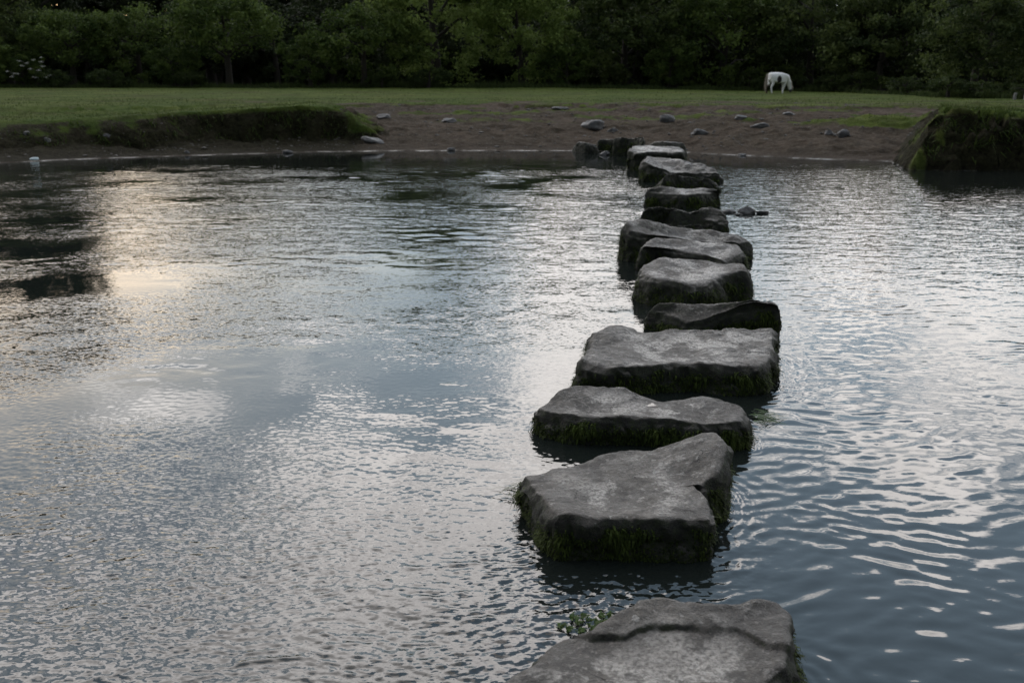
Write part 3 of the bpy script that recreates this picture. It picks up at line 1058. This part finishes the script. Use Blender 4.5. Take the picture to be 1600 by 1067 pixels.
def water_height(X, Y, fine=True):
    side = X - stone_line(Y)                       # <0 downstream, left of the stones
    p2 = xyz(X, Y)
    gust = fbm(p2 * .55 + 2.2, 3)
    gust2 = fbm(p2 * np.array([.25, .8, 1]) + 8.8, 3)
    left = sstep(.35, -.5, side)
    calm_far = sstep(27.0, 20.5, Y + 1.4 * gust)
    wx = X + .16 * perlin(p2 * 1.1) ; wy = Y + .16 * perlin(p2 * 1.1 + 40)
    hf = sample_patch(P_FINE, 5.3, wx, wy)
    hm = sample_patch(P_MID, 9.1, wx * .9, wy)
    hs = sample_patch(P_SMOOTH, 8.3, wx, wy)
    hl = sample_patch(P_LONG, 17.0, X, Y)
    far = sstep(5.0, 13.0, Y)
    a_f = left * np.clip(.070 + .10 * gust, .015, .16) + (1 - left) * (.006 + .020 * far + .012 * np.clip(gust, 0, 1))
    a_m = left * np.clip(.008 + .035 * gust2 + .010 * far, .002, .06) + (1 - left) * (.005 + .012 * far)
    a_s = (1 - left) * (.040 + .024 * gust) * (1 - .4 * far)
    a_l = .003 + .003 * left
    a_f = a_f * sstep(14.0, 8.0, Y)
    h = calm_far * (a_f * hf + a_m * hm + a_s * hs + a_l * hl)
    for (bx, by, L, amp, tilt) in BOILS:
        m = (np.abs(X - bx) < L * 1.2) & (np.abs(Y - by) < .5)
        if not m.any(): continue
        x_, y_ = X[m], Y[m]
        dx = x_ - bx
        dy = y_ - by - tilt * dx + .03 * perlin(xyz(x_ * 5, y_ * 5, bx)) + .012 * perlin(xyz(x_ * 16, y_ * 16, bx))
        e = np.exp(-(dx / (L * .5)) ** 2)
        wv = np.clip(.4 + 1.1 * perlin(xyz(x_ * 7, y_ * 3, bx + 9)), 0, 1.2)
        h[m] += .6 * amp * e * wv * (np.exp(-(dy / .016) ** 2) + .5 * np.exp(-((dy - .055) / .014) ** 2))
    return h, left, gust, calm_far, far


def build_river():
    V, FA, RI = [], [], []
    off = 0
    ys = [1.2]
    while ys[-1] < 30.5:
        ys.append(ys[-1] + max(.0068, .0029 * ys[-1]))
    ys = np.array(ys)
    u = np.linspace(-1, 1, 1080)
    hw = np.minimum(.62 * ys + 1.2, 17.5)
    X = u[None, :] * hw[:, None]
    Y = np.repeat(ys[:, None], len(u), 1)
    h, left, gust, calm, far = water_height(X, Y)
    dmin = np.full(X.shape, 9.0)
    for pl in OUTLINES:
        if pl[:, 1].min() < 12:
            dmin = np.minimum(dmin, poly_dist(X, Y, pl))
    up = sstep(-.2, .3, X - stone_line(Y))
    wob = .5 + .5 * perlin(xyz(X * 3, Y * 3, 5))
    lam = .026 + .10 * np.clip(dmin, 0, .6)
    ring = np.exp(-dmin / .20) * (dmin < 1.2)
    h = h + (.0027 * up + .0008) * np.clip(wob * 1.6 - .25, 0, 1.3) * ring * np.sin(2 * np.pi * dmin / lam)
    h = h + .004 * np.exp(-dmin / .018)
    fade = sstep(0, .5, X + hw[:, None]) * sstep(0, .5, hw[:, None] - X)
    rip = np.maximum(calm, .06) * np.clip(left * (.82 + 1.5 * gust + .3 * far) + (1 - left) * (.12 + .9 * far), .06, 1.7)
    # carry the same sheet out to both sides and back under the near bank
    Z = h * fade
    pad = lambda a: np.concatenate([a[:1], a], 0)
    X, Y, Z, rip = pad(X), pad(Y), pad(Z), pad(rip)
    Y[0] = -4.0
    Z[0] = 0
    wide = lambda a, l, r: np.concatenate([np.full((len(a), 1), l) if np.isscalar(l) else l, a, np.full((len(a), 1), r) if np.isscalar(r) else r], 1)
    rip = wide(rip, rip[:, :1], rip[:, -1:])
    Y = wide(Y, Y[:, :1], Y[:, -1:])
    Z = wide(Z, 0.0, 0.0)
    X = wide(X, -300.0, 300.0)
    v = np.stack([X, Y, Z], -1).reshape(-1, 3)
    V.append(v); FA.append(grid_faces(*X.shape) + off); off += len(v); RI.append(rip.ravel())
    me = make_mesh("river", np.concatenate(V), np.concatenate(FA), M_WATER, True, {"ripple": np.concatenate(RI)})
    tag(link("river", me), kind="structure")


build_river()


# ------------------------------------------------------------------ trees
def tube(pts, radii, n=8):
    pts = np.asarray(pts, float)
    V = []
    for i in range(len(pts)):
        d = pts[min(i + 1, len(pts) - 1)] - pts[max(i - 1, 0)]
        d /= np.linalg.norm(d) + 1e-9
        a = np.cross(d, [0.3, 1, 0.1]); a /= np.linalg.norm(a)
        b = np.cross(d, a)
        t = np.linspace(0, 2 * np.pi, n, endpoint=False)
        V.append(pts[i] + radii[i] * (np.cos(t)[:, None] * a + np.sin(t)[:, None] * b))
    return np.concatenate(V), grid_faces(len(pts), n, True)


def tree_meshes(kind, seed, h, w, mat, base_frac=.2, n_cl=80, per=130, leaf=.2, limbs=7, flat=1.0):
    """trunk mesh with limbs and a crown of leaf clumps hung on them"""
    rg = np.random.default_rng(seed)
    V, Fc, off = [], [], 0
    lean = rg.normal(0, .04, 2)
    tp = [np.array([lean[0] * z * h + .1 * math.sin(3 * z + seed), lean[1] * z * h, z * h]) for z in np.linspace(-.03, .8, 9)]
    r0 = .022 * h + .10
    v, f = tube(tp, [r0 * (1.25 - 1.1 * i / 8) for i in range(9)], 9)
    V.append(v); Fc.append(f + off); off += len(v)
    tips = []
    for k in range(limbs):
        z0 = rg.uniform(max(base_frac, .12), .7)
        a = 2 * np.pi * k / limbs + rg.normal(0, .4)
        s = np.array([np.interp(z0, np.linspace(-.03, .8, 9), [q[j] for q in tp]) for j in range(3)])
        L = w * .5 * rg.uniform(.6, .95)
        e = s + np.array([math.cos(a) * L, math.sin(a) * L, rg.uniform(.1, .3) * h])
        m1 = s + (e - s) * .45 + np.array([0, 0, .06 * h])
        v, f = tube([s, m1, e], [r0 * .42, r0 * .26, r0 * .07], 6)
        V.append(v); Fc.append(f + off); off += len(v)
        tips.append(e); tips.append(m1)
    trunk = make_mesh("trunk", np.concatenate(V), np.concatenate(Fc), M_BARK, True)
    # crown
    zc0 = base_frac * h
    ctr = np.array([0, 0, zc0 + (h - zc0) * .5])
    hh = (h - zc0) * .5
    lump = rg.normal(size=(9, 3)); lump /= np.linalg.norm(lump, axis=1)[:, None]
    lamp = rg.uniform(-.16, .24, 9)
    C = []
    for i in range(n_cl):
        d = rg.normal(size=3); d /= np.linalg.norm(d)
        if d[2] < -.3 and rg.random() < .5: d[2] *= -1
        q = 1 + sum(lamp[j] * max(0, d @ lump[j]) ** 3 for j in range(9))
        rad = rg.uniform(.25, 1) ** .4 * q
        prof = np.array([w * .5, w * .5, hh])
        if d[2] > 0: prof = prof * np.array([1, 1, flat])
        C.append(ctr + d * prof * rad)
    for e in tips:
        C.append(e + rg.normal(0, .2, 3))
    C = np.array(C)
    n = len(C) * per
    ci = np.repeat(np.arange(len(C)), per)
    crad = rg.uniform(.35, 1.25, len(C)) * w * .085
    g = rg.normal(size=(n, 3))
    g = g / np.linalg.norm(g, axis=1)[:, None] * (rg.random(n) ** .5)[:, None] * rg.uniform(.6, 1.5, n)[:, None]
    pos = C[ci] + g * crad[ci][:, None] * np.array([1.25, 1.25, .8])
    pos[:, 2] = np.maximum(pos[:, 2], .12)
    nrm = rg.normal(size=(n, 3)) * .8 + g * .6 + np.array([0, 0, .5])
    nrm /= np.linalg.norm(nrm, axis=1)[:, None]
    a = np.cross(nrm, rg.normal(size=(n, 3))); a /= np.linalg.norm(a, axis=1)[:, None]
    b = np.cross(nrm, a)
    sz = leaf * rg.uniform(.55, 1.3, n)[:, None]
    v = np.stack([pos - a * sz * .9, pos - b * sz * .45, pos + a * sz * .9, pos + b * sz * .45], 1).reshape(-1, 3)
    fcs = np.arange(4 * n).reshape(n, 4)
    ctint = rg.normal(.40, .28, len(C))
    tint = np.clip(ctint[ci] + rg.normal(0, .16, n), 0, 1)
    crown = make_mesh("crown", v, fcs, mat, False, {"tint": np.repeat(tint, 4)})
    return trunk, crown


def add_tree(name, meshes, x, y, rz, sc, label, group=None, cat="tree"):
    z = ground_z(x, y)
    o = empty(name, (x, y, z - .03), rz)
    o.scale = sc if isinstance(sc, tuple) else (sc, sc, sc)
    link("trunk", meshes[0], o)
    link("crown", meshes[1], o)
    tag(o, label, cat, group)
    return o


def at(px, Y):
    return (px - 800.0) / F * Y * 1.03


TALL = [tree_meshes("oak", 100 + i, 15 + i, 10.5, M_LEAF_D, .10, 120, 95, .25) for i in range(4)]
HAW = [tree_meshes("haw", 120 + i, 6.6, 8.2, M_LEAF_A, .24 if i == 0 else .10, 95, 110, .15, limbs=9, flat=.9) for i in range(2)]
BUSHT = [tree_meshes("bush", 130 + i, 5.4, 6.6, M_LEAF_A, .04, 90, 110, .15) for i in range(2)]
WIL = [tree_meshes("willow", 140 + i, 10.5, 9.0, M_LEAF_B, .02, 190, 100, .17) for i in range(2)]
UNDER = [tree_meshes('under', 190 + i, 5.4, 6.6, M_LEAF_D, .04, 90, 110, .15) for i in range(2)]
BROAD = [tree_meshes('broad', 160 + i, 9.0, 9.4, M_LEAF_A if i == 0 else M_LEAF_C, .0, 160, 105, .19) for i in range(3)]
RND = [tree_meshes("round", 150, 7.2, 8.0, M_LEAF_C, .05, 150, 110, .15)]

front = [
    ("hawthorn_tree", HAW[0], 385, 82, .3, 1.14, "spreading hawthorn with a bare trunk and umbrella crown at the meadow edge"),
    ("hawthorn_tree", HAW[1], 255, 86, 1.3, 1.02, "low hawthorn under the tall trees, its top catching pale light"),
    ("thorn_bush", BUSHT[0], 505, 80, 2.0, .72, "short dark thorn bush beside the spreading hawthorn"),
    ("thorn_bush", BUSHT[1], 585, 80, .6, 1.18, "rounded dark thorn bush standing left of the pale willow"),
    ("willow_tree", WIL[0], 690, 85, .2, 1.2, "pale green willow with a bright left edge in the middle of the woodland"),
    ("willow_tree", WIL[1], 815, 84, 1.1, .93, "broad bushy willow right of the pale one, low crown to the ground"),
    ("thorn_bush", BUSHT[0], 85, 81, 1.0, .55, "dark rounded bush directly right of the flowering elder"),
    ("thorn_bush", BUSHT[1], 305, 82, 2.2, .62, "dark bush filling the gap between the two hawthorns"),
    ("thorn_bush", BUSHT[0], 880, 82, 3.1, .70, "dark bush under the broad bushy willow's right side"),
    ("thorn_bush", BUSHT[1], 1030, 83, 4.2, .66, "dark bush beneath the dark leafy tree with hanging branches"),
    ("hawthorn_tree", HAW[0], 160, 84, 3.3, .95, "dark hawthorn close to the white flowering elder"),
    ("leafy_tree", BROAD[1], 965, 86, .9, 1.1, "dark leafy tree with hanging branches behind the far end of the stones"),
    ("leafy_tree", BROAD[0], 1105, 87, 2.9, 1.12, "dark leafy tree with a yellowish top left of the white horse"),
    ("leafy_tree", BROAD[2], 1235, 84, 4.0, 1.05, "very dark tree standing behind the white horse"),
    ("round_tree", RND[0], 1478, 58, .4, .83, "round dense tree with a dome crown at the right meadow corner"),
    ("leafy_tree", BROAD[1], 1335, 76, 5.0, .9, "dark tree between the white horse and the dome shaped tree"),
    ("leafy_tree", BROAD[2], 1640, 60, 1.0, .8, "dark tree at the right end of the meadow beyond the dome tree"),
    ("leafy_tree", BROAD[1], 40, 86, 1.4, 1.1, "black green tree rising behind the white flowering elder"),
]
for nm, ms, px, Y, rz, sc, lab in front:
    add_tree(nm, ms, at(px, Y), Y, rz, sc, lab, "trees along the meadow edge")
k = 0
for px in (-420, -300, -200, -110, -30, 50, 105):
    add_tree('woodland_tree', TALL[k % 4], at(px, 101), 101 + (k % 3) * 2, k * 1.3, (1.0, 1.0, 1.38 + .06 * math.sin(k * 2.0)), 'tall dark tree of the woodland behind the meadow', 'tall dark woodland trees')
    k += 1
for px in range(335, 1960, 104):
    Y = 99 + 7 * ((k * 37) % 5) / 4
    hgt = .95
    add_tree("woodland_tree", TALL[k % 4], at(px + 30 * math.sin(k * 2.1), Y), Y, k * 1.7, (1.0, 1.0, .65 + .06 * math.sin(k * 3.3)), "tall dark tree of the woodland behind the meadow", "tall dark woodland trees")
    k += 1
for px in range(-380, 2020, 150):
    Y = 116 + 5 * ((k * 29) % 4) / 3
    add_tree("woodland_tree", TALL[(k * 3 + 1) % 4], at(px, Y), Y, k * 2.3, (1.0, 1.0, .72), "tall dark tree of the woodland behind the meadow", "tall dark woodland trees")
    k += 1


# shrubs filling the foot of the wood
k = 0
for px in range(-420, 2060, 74):
    Y = 92.5 + 2.5 * ((k * 31) % 4) / 3
    if px > 1300: Y -= 14
    add_tree("wood_shrub", UNDER[k % 2], at(px + 18 * math.sin(k * 1.9), Y), Y, k * 2.1, 1.0 + .28 * math.sin(k * 2.7), "dark shrub of the wood's understorey beneath the tall trees", "dark understorey shrubs", "shrub")
    k += 1


def far_wood():
    n = 155000
    x = RNG.uniform(-120, 120, n); y = RNG.uniform(121, 137, n)
    z0, _ = terrain(x, y)
    top = np.where(x < -52, 17.5, 14.5) + 3.0 * fbm(xyz(x * .13, y * .13), 3)
    top = top - np.maximum(top - 12.5, 0) * np.exp(-((x + 50.5) / 5.5) ** 4)
    z = z0 + np.where(RNG.random(n) < .3, RNG.random(n) * 4.5, RNG.random(n) ** .6 * np.maximum(top, 2))
    p_ = np.stack([x, y, z], -1)
    keep = fbm(p_ * np.array([.4, .4, .5]), 2) > -.25
    p_ = p_[keep]; n = len(p_)
    nr = RNG.normal(size=(n, 3)) + np.array([0, -.4, .4]); nr /= np.linalg.norm(nr, axis=1)[:, None]
    a = np.cross(nr, RNG.normal(size=(n, 3))); a /= np.linalg.norm(a, axis=1)[:, None]; b = np.cross(nr, a)
    sz = RNG.uniform(.40, .8, n)[:, None]
    v = np.stack([p_ - a * sz, p_ - b * sz * .6, p_ + a * sz, p_ + b * sz * .6], 1).reshape(-1, 3)
    t = np.clip(.4 + .5 * fbm(p_ * .3, 2), 0, 1)
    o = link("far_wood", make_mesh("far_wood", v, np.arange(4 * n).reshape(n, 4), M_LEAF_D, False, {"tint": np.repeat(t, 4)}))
    tag(o, "far dark wood rising behind the tall trees as one mass", "wood", kind="stuff")


far_wood()


# elder with white flowers
def elder():
    ms = tree_meshes("elder", 170, 3.6, 4.6, M_LEAF_A, .03, 60, 110, .14, limbs=5)
    x, y = at(38, 80), 80
    o = add_tree("elder_bush", ms, x, y, 0, 1.0, "elder bush dotted with white flower heads under the dark trees", None, "bush")
    rg = np.random.default_rng(5)
    cen = []
    for a, b in ((12, 112), (34, 103), (42, 99), (51, 94), (65, 97), (67, 104), (60, 110), (47, 108), (21, 115), (27, 116), (76, 118), (72, 121), (55, 121), (18, 120), (64, 90), (30, 96)):
        q = PD(a, b, 77.6 + rg.uniform(-.3, .3))
        cen.append(q - np.array(o.location))
    cen = np.array(cen)
    n = len(cen) * 40
    c = np.repeat(cen, 40, 0)
    p_ = c + rg.normal(0, 1, (n, 3)) * np.array([.09, .07, .035])
    nr = rg.normal(0, .35, (n, 3)) + np.array([0, -.6, .9]); nr /= np.linalg.norm(nr, axis=1)[:, None]
    a = np.cross(nr, rg.normal(size=(n, 3))); a /= np.linalg.norm(a, axis=1)[:, None]; b = np.cross(nr, a)
    s = .018
    v = np.stack([p_ - a * s, p_ - b * s, p_ + a * s, p_ + b * s], 1).reshape(-1, 3)
    link("flower_heads", make_mesh("flower_heads", v, np.arange(4 * n).reshape(n, 4), plain("elder_flower", (.55, .55, .50), .8)), o)


elder()

# low bushes and nettles at the foot of the wood
LOW = [tree_meshes("low", 180 + i, 1.5, 3.0, M_NETTLE, .02, 40, 90, .085, limbs=4) for i in range(3)]
low = [(1310, 74, 1.0, "low grey green bush right of the grazing horse"), (1440, 52, .75, "pale bramble bush at the foot of the dome tree, left one"), (1490, 51, .62, "pale bramble bush at the foot of the dome tree, right one"),
       (1270, 76, .8, "small dark bush directly in front of the horse's head"), (1552, 50, .5, "tiny bush near the pale post at the meadow corner"), (678, 79, 1.1, "low bright bush in front of the pale willow"), (610, 79, .75, "low leafy bush under the rounded thorn bush"),
       (330, 80, .9, "dim nettle bush left of the hawthorn trunk"), (210, 79, 1.0, "dim nettle bush under the low hawthorn"), (130, 79, .9, "dim nettle bush beside the flowering elder"), (1170, 80, .75, "dim low bush behind the horse's tail"), (1380, 64, .8, "dark low bush between horse and dome tree")]
for i, (px, Y, sc, lab) in enumerate(low):
    add_tree("low_bush", LOW[i % 3], at(px, Y), Y, i * 1.3, sc, lab, "low bushes along the meadow edge", "bush")


def undergrowth():
    n = 16000
    px = RNG.uniform(-80, 1700, n)
    hy = np.interp(px, [-80, 1250, 1340, 1420, 1520, 1700], [79, 79, 66, 53, 49.5, 48])
    Y = hy + np.abs(RNG.normal(0, 1.6, n)) + .6 * fbm(xyz(px * .01, 0, 0), 2)
    x = at(px, Y)
    z, _ = terrain(x, Y)
    pn = fbm(xyz(x, Y) * .35, 3)
    ln = RNG.uniform(.15, .5, n) * (1 + 1.2 * np.clip(pn, -.5, 1)) * np.interp(px, [500, 620, 760, 900], [.8, 1.4, 1.2, .8])
    d = RNG.normal(0, .3, (n, 3)); d[:, 2] = 1
    d /= np.linalg.norm(d, axis=1)[:, None]
    v, f = blades(np.stack([x, Y, z - .02], -1), d, RNG.uniform(.05, .11, n), ln)
    me = make_mesh("undergrowth", v, f, M_NETTLE, False, {"tint": np.repeat(np.clip(.5 + .5 * pn + RNG.normal(0, .2, n), 0, 1), 3)})
    tag(link("undergrowth", me), "rank grass and nettles along the foot of the woodland", "undergrowth", kind="stuff")


undergrowth()


# ------------------------------------------------------------------ horse
def horse():
    Y = 64.0
    q = PD(1216, 147.5, Y)
    x, z = q[0], ground_z(q[0], Y)
    root = empty("horse", (x, Y, z - .04), math.radians(8))
    root.scale = (.90, 1.15, 1.05)
    tag(root, "white horse with a black flank patch grazing at the far edge of the meadow", "horse")
    nodes = [  # x, y, z, radius
        (-.55, 0, 1.06, .31), (-.74, 0, 1.04, .24), (-.1, 0, .96, .385), (.36, 0, .99, .35), (.56, 0, .93, .24), (.73, 0, .70, .18), (.85, 0, .46, .135), (.885, 0, .26, .09), (.90, 0, .09, .07)]
    edges = [(0, 1), (0, 2), (2, 3), (3, 4), (4, 5), (5, 6), (6, 7), (7, 8)]
    def chain(start, pts):
        prev = start
        for p_ in pts:
            nodes.append(p_); edges.append((prev, len(nodes) - 1)); prev = len(nodes) - 1
    chain(0, [(-.60, -.17, .84, .17), (-.50, -.18, .64, .115), (-.66, -.17, .42, .07), (-.60, -.17, .14, .05), (-.57, -.17, .03, .065)])
    chain(0, [(-.66, .17, .84, .17), (-.62, .18, .64, .115), (-.84, .17, .42, .07), (-.80, .17, .14, .05), (-.77, .17, .03, .065)])
    chain(3, [(.38, -.16, .78, .15), (.34, -.16, .60, .095), (.28, -.15, .38, .065), (.22, -.15, .13, .048), (.24, -.15, .03, .065)])
    chain(3, [(.40, .16, .78, .15), (.40, .16, .60, .095), (.40, .15, .38, .065), (.38, .15, .13, .048), (.41, .15, .03, .065)])
    chain(6, [(.83, -.09, .56, .03), (.80, -.11, .64, .012)])
    chain(6, [(.83, .09, .56, .03), (.80, .11, .64, .012)])
    me = bpy.data.meshes.new("horse_body")
    me.from_pydata([n[:3] for n in nodes], edges, [])
    o = link("body", me, root)
    md = o.modifiers.new("skin", "SKIN")
    for i, n in enumerate(nodes):
        sv = me.skin_vertices[0].data[i]
        sv.radius = (n[3], n[3]); sv.use_root = (i == 0)
    o.modifiers.new("sub", "SUBSURF").levels = 2
    o.modifiers["sub"].render_levels = 2
    m, t, bs = material("piebald_coat")
    co = t.objco()
    nz = t.noise(co, 5, 3)
    def blob(c, r, soft=.25):
        d = t.vmath("LENGTH", t.vmath("MULTIPLY", t.vmath("SUBTRACT", co, c), r))
        return t.mapr(t.math("ADD", d, t.math("MULTIPLY", t.math("SUBTRACT", nz, .5), .35)), 1 - soft / 2, 1 + soft / 2, 1, 0)
    c = t.mix(t.mapr(nz, .3, .7), rgb(.68, .69, .70), rgb(.82, .83, .84))
    c = t.mix(blob((-.16, -.3, .86), (6.0, 1.5, 4.6)), c, rgb(.015, .012, .011))
    c = t.mix(blob((.92, 0, .06), (4.5, 4, 4.2)), c, rgb(.015, .014, .014))
    c = t.mix(blob((-.76, .17, .28), (4.5, 8, 2.9)), c, rgb(.05, .03, .022))
    t.put(bs.inputs["Base Color"], c)
    bs.inputs["Roughness"].default_value = .75
    me.materials.append(m)
    # skin modifier output keeps slot 0
    # tail
    rg = np.random.default_rng(3)
    def hair(name, roots, dirs, ln, w, mat):
        n = len(roots)
        s = rg.normal(size=(n, 3)); s /= np.linalg.norm(s, axis=1)[:, None]
        mid = roots + dirs * (ln * .5)[:, None] + rg.normal(0, .02, (n, 3))
        tip = roots + dirs * ln[:, None] * .9 + np.stack([np.zeros(n), np.zeros(n), -.12 * ln], -1) + rg.normal(0, .03, (n, 3))
        v, q4, t3 = strands(roots, mid, tip, s, np.full(n, w))
        link(name, make_mesh(name, v, [q4, t3], mat, False), root)
    n = 240
    r0 = np.stack([rg.normal(-.93, .02, n), rg.normal(0, .03, n), rg.normal(1.10, .05, n)], -1)
    dr = np.stack([rg.normal(-.10, .05, n), rg.normal(0, .06, n), np.full(n, -1.0)], -1)
    hair("tail", r0, dr, rg.uniform(.6, .95, n), .02, plain("tail_hair", (.42, .37, .32), .8))
    n = 320
    tt = rg.random(n)
    r0 = np.stack([np.interp(tt, [0, .5, 1], [.50, .84, .95]), rg.normal(0, .05, n), np.interp(tt, [0, .5, 1], [1.17, .84, .50])], -1)
    dr = np.stack([rg.normal(.12, .1, n), rg.choice([-1, 1], n) * rg.uniform(.05, .4, n), rg.uniform(-1, -.6, n)], -1)
    hair("mane", r0, dr, rg.uniform(.15, .34, n), .025, plain("mane_hair", (.62, .57, .50), .8))


horse()


# pale post at the right end of the meadow
def post():
    q = PD(1600, 160, 47.5)
    z = ground_z(q[0], 47.5)
    root = empty("fence_post", (q[0] + .02, 47.5, z))
    tag(root, "pale weathered fence post at the far right end of the meadow", "post")
    n = 10
    pts = [(0, 0, -.1), (.004, 0, .3), (0, .003, .6), (.006, 0, .84), (.006, 0, .86)]
    v, f = tube(pts, [.062, .058, .057, .055, .035], n)
    v = v + .006 * np.stack([perlin(v * 9 + 3 * k) for k in range(3)], -1)
    cap = np.array([[(len(pts) - 1) * n + i for i in range(n)]])
    link("post_shaft", make_mesh("post_shaft", v, [f, cap], plain("weathered_wood", (.42, .42, .42), .8), False), root)
    v, f = tube([(0, 0, -.1), (.0, .01, .15), (.02, 0, .30), (.02, 0, .315)], [.075, .07, .07, .05], 8)
    o = link("wooden_stump", make_mesh("wooden_stump", v + .012 * np.stack([perlin(v * 7 + 3 * k) for k in range(3)], -1), [f, np.array([[24 + i for i in range(8)]])], plain("stump_wood", (.2, .2, .2), .8), False), None, (q[0] - .42, 47.6, z))
    tag(o, "short grey wooden stump just left of the pale post", "stump")


post()

# ------------------------------------------------------------------ light
SUN_EL, SUN_AZ = math.radians(4.5), math.radians(-31)     # behind the trees, left of centre
sd = bpy.data.lights.new("sun", "SUN")
sd.energy = .5
sd.angle = math.radians(10)
sd.color = (1.0, .90, .78)
so = bpy.data.objects.new("sun", sd)
COL.objects.link(so)
dirv = Vector((math.sin(SUN_AZ) * math.cos(SUN_EL), math.cos(SUN_AZ) * math.cos(SUN_EL), math.sin(SUN_EL)))
so.rotation_euler = dirv.to_track_quat("Z", "Y").to_euler()
so.location = (-20, 30, 40)

world = bpy.data.worlds.new("World")
scene.world = world
world.use_nodes = True
w = NT(world)
bg = w.n["Background"]
d = w.add("ShaderNodeTexCoord").outputs["Generated"]
s = w.sep(d)
sky = w.add("ShaderNodeTexSky", sky_type="NISHITA")
sky.sun_disc = False
sky.sun_elevation = SUN_EL
sky.sun_rotation = SUN_AZ
zz = w.math("MAXIMUM", s[2], 0.0)
pz = w.math("ADD", zz, .16)
pl = w.comb(w.math("DIVIDE", s[0], pz), w.math("DIVIDE", s[1], pz), 0.0)
n1 = w.noise(pl, 1.25, 5, .58, .5)
n2 = w.noise(w.vmath("ADD", pl, (7.3, 2.1, 0)), 3.2, 4, .55, .3)
cov = w.math("ADD", w.math("MULTIPLY", n1, .7), w.math("MULTIPLY", n2, .3))
front_f = w.mapr(s[1], -.5, .75, 0, 1, True)
# a clear dark gap high on the right
gap_d = w.vmath("NORMALIZE", (.30, .74, .60))
gap = w.mapr(w.vmath("DOT_PRODUCT", d, (.21, .716, .666)), .948, .980, 0, 1, True)
az = w.math("ABSOLUTE", w.math("ADD", w.math("DIVIDE", s[0], w.math("MAXIMUM", s[1], .05)), .392))
gl = w.math("MULTIPLY", w.mapr(az, .008, .06, 1, 0, True), w.math("MULTIPLY", w.mapr(s[2], .08, .11), w.mapr(s[2], .11, .185, 1, 0)))
cov2 = w.math("SUBTRACT", cov, w.math("MULTIPLY", gap, .25))
cov2 = w.math("ADD", cov2, w.math("MULTIPLY", front_f, .04))
bl = w.mapr(w.vmath("DOT_PRODUCT", d, (-.30, .915, .275)), .925, .985, 0, 1, True)
cr = w.mapr(w.vmath("DOT_PRODUCT", d, (-.20, .83, .53)), .95, .988, 0, 1, True)
cov2 = w.math("ADD", cov2, w.math("MULTIPLY", cr, .105))
cov2 = w.math("SUBTRACT", cov2, w.math("MULTIPLY", bl, .13))
rc = w.mapr(w.vmath('DOT_PRODUCT', d, (.25, .90, .36)), .965, .992, 0, 1, True)
cov2 = w.math('ADD', cov2, w.math('MULTIPLY', rc, .045))
rb = w.mapr(w.vmath('DOT_PRODUCT', d, (.42, .89, .17)), .93, .985, 0, 1, True)
cov2 = w.math('SUBTRACT', cov2, w.math('MULTIPLY', rb, .06))
mask = w.mapr(cov2, .465, .555, 0, 1, True)
cl_b = w.math("MULTIPLY", w.mapr(front_f, 0, 1, 2.6, 20.0), w.math('MULTIPLY', w.mapr(n2, .3, .7, .8, 1.15), w.math('MULTIPLY', w.mapr(s[2], .05, .48, .62, 2.15), w.mapr(s[2], .58, .85, 1, .3))))
cl_col = w.vmath("SCALE", w.mix(w.mapr(s[2], .05, .55), rgb(1.0, .955, .91), rgb(.98, .935, .92)), cl_b)
blue = w.vmath("MULTIPLY", sky.outputs[0], (1.0, 1.0, 1.0))
blue = w.vmath("ADD", blue, w.vmath("SCALE", (.58, .78, 1.0), w.mapr(front_f, 0, 1, 1.6, 8.8)))
colr = w.mix(mask, blue, cl_col)
colr = w.vmath("ADD", colr, w.vmath("SCALE", (1.0, .88, .76), w.math("MULTIPLY", gl, 6.0)))
w.put(bg.inputs[0], colr)
bg.inputs[1].default_value = .10

scene.view_settings.view_transform = "Standard"
scene.view_settings.look = "None"
scene.view_settings.exposure = 0.16
scene.view_settings.gamma = 1.0
scene.cycles.max_bounces = 6
scene.cycles.diffuse_bounces = 3
scene.cycles.glossy_bounces = 4
scene.cycles.transparent_max_bounces = 4
scene.cycles.use_denoising = True
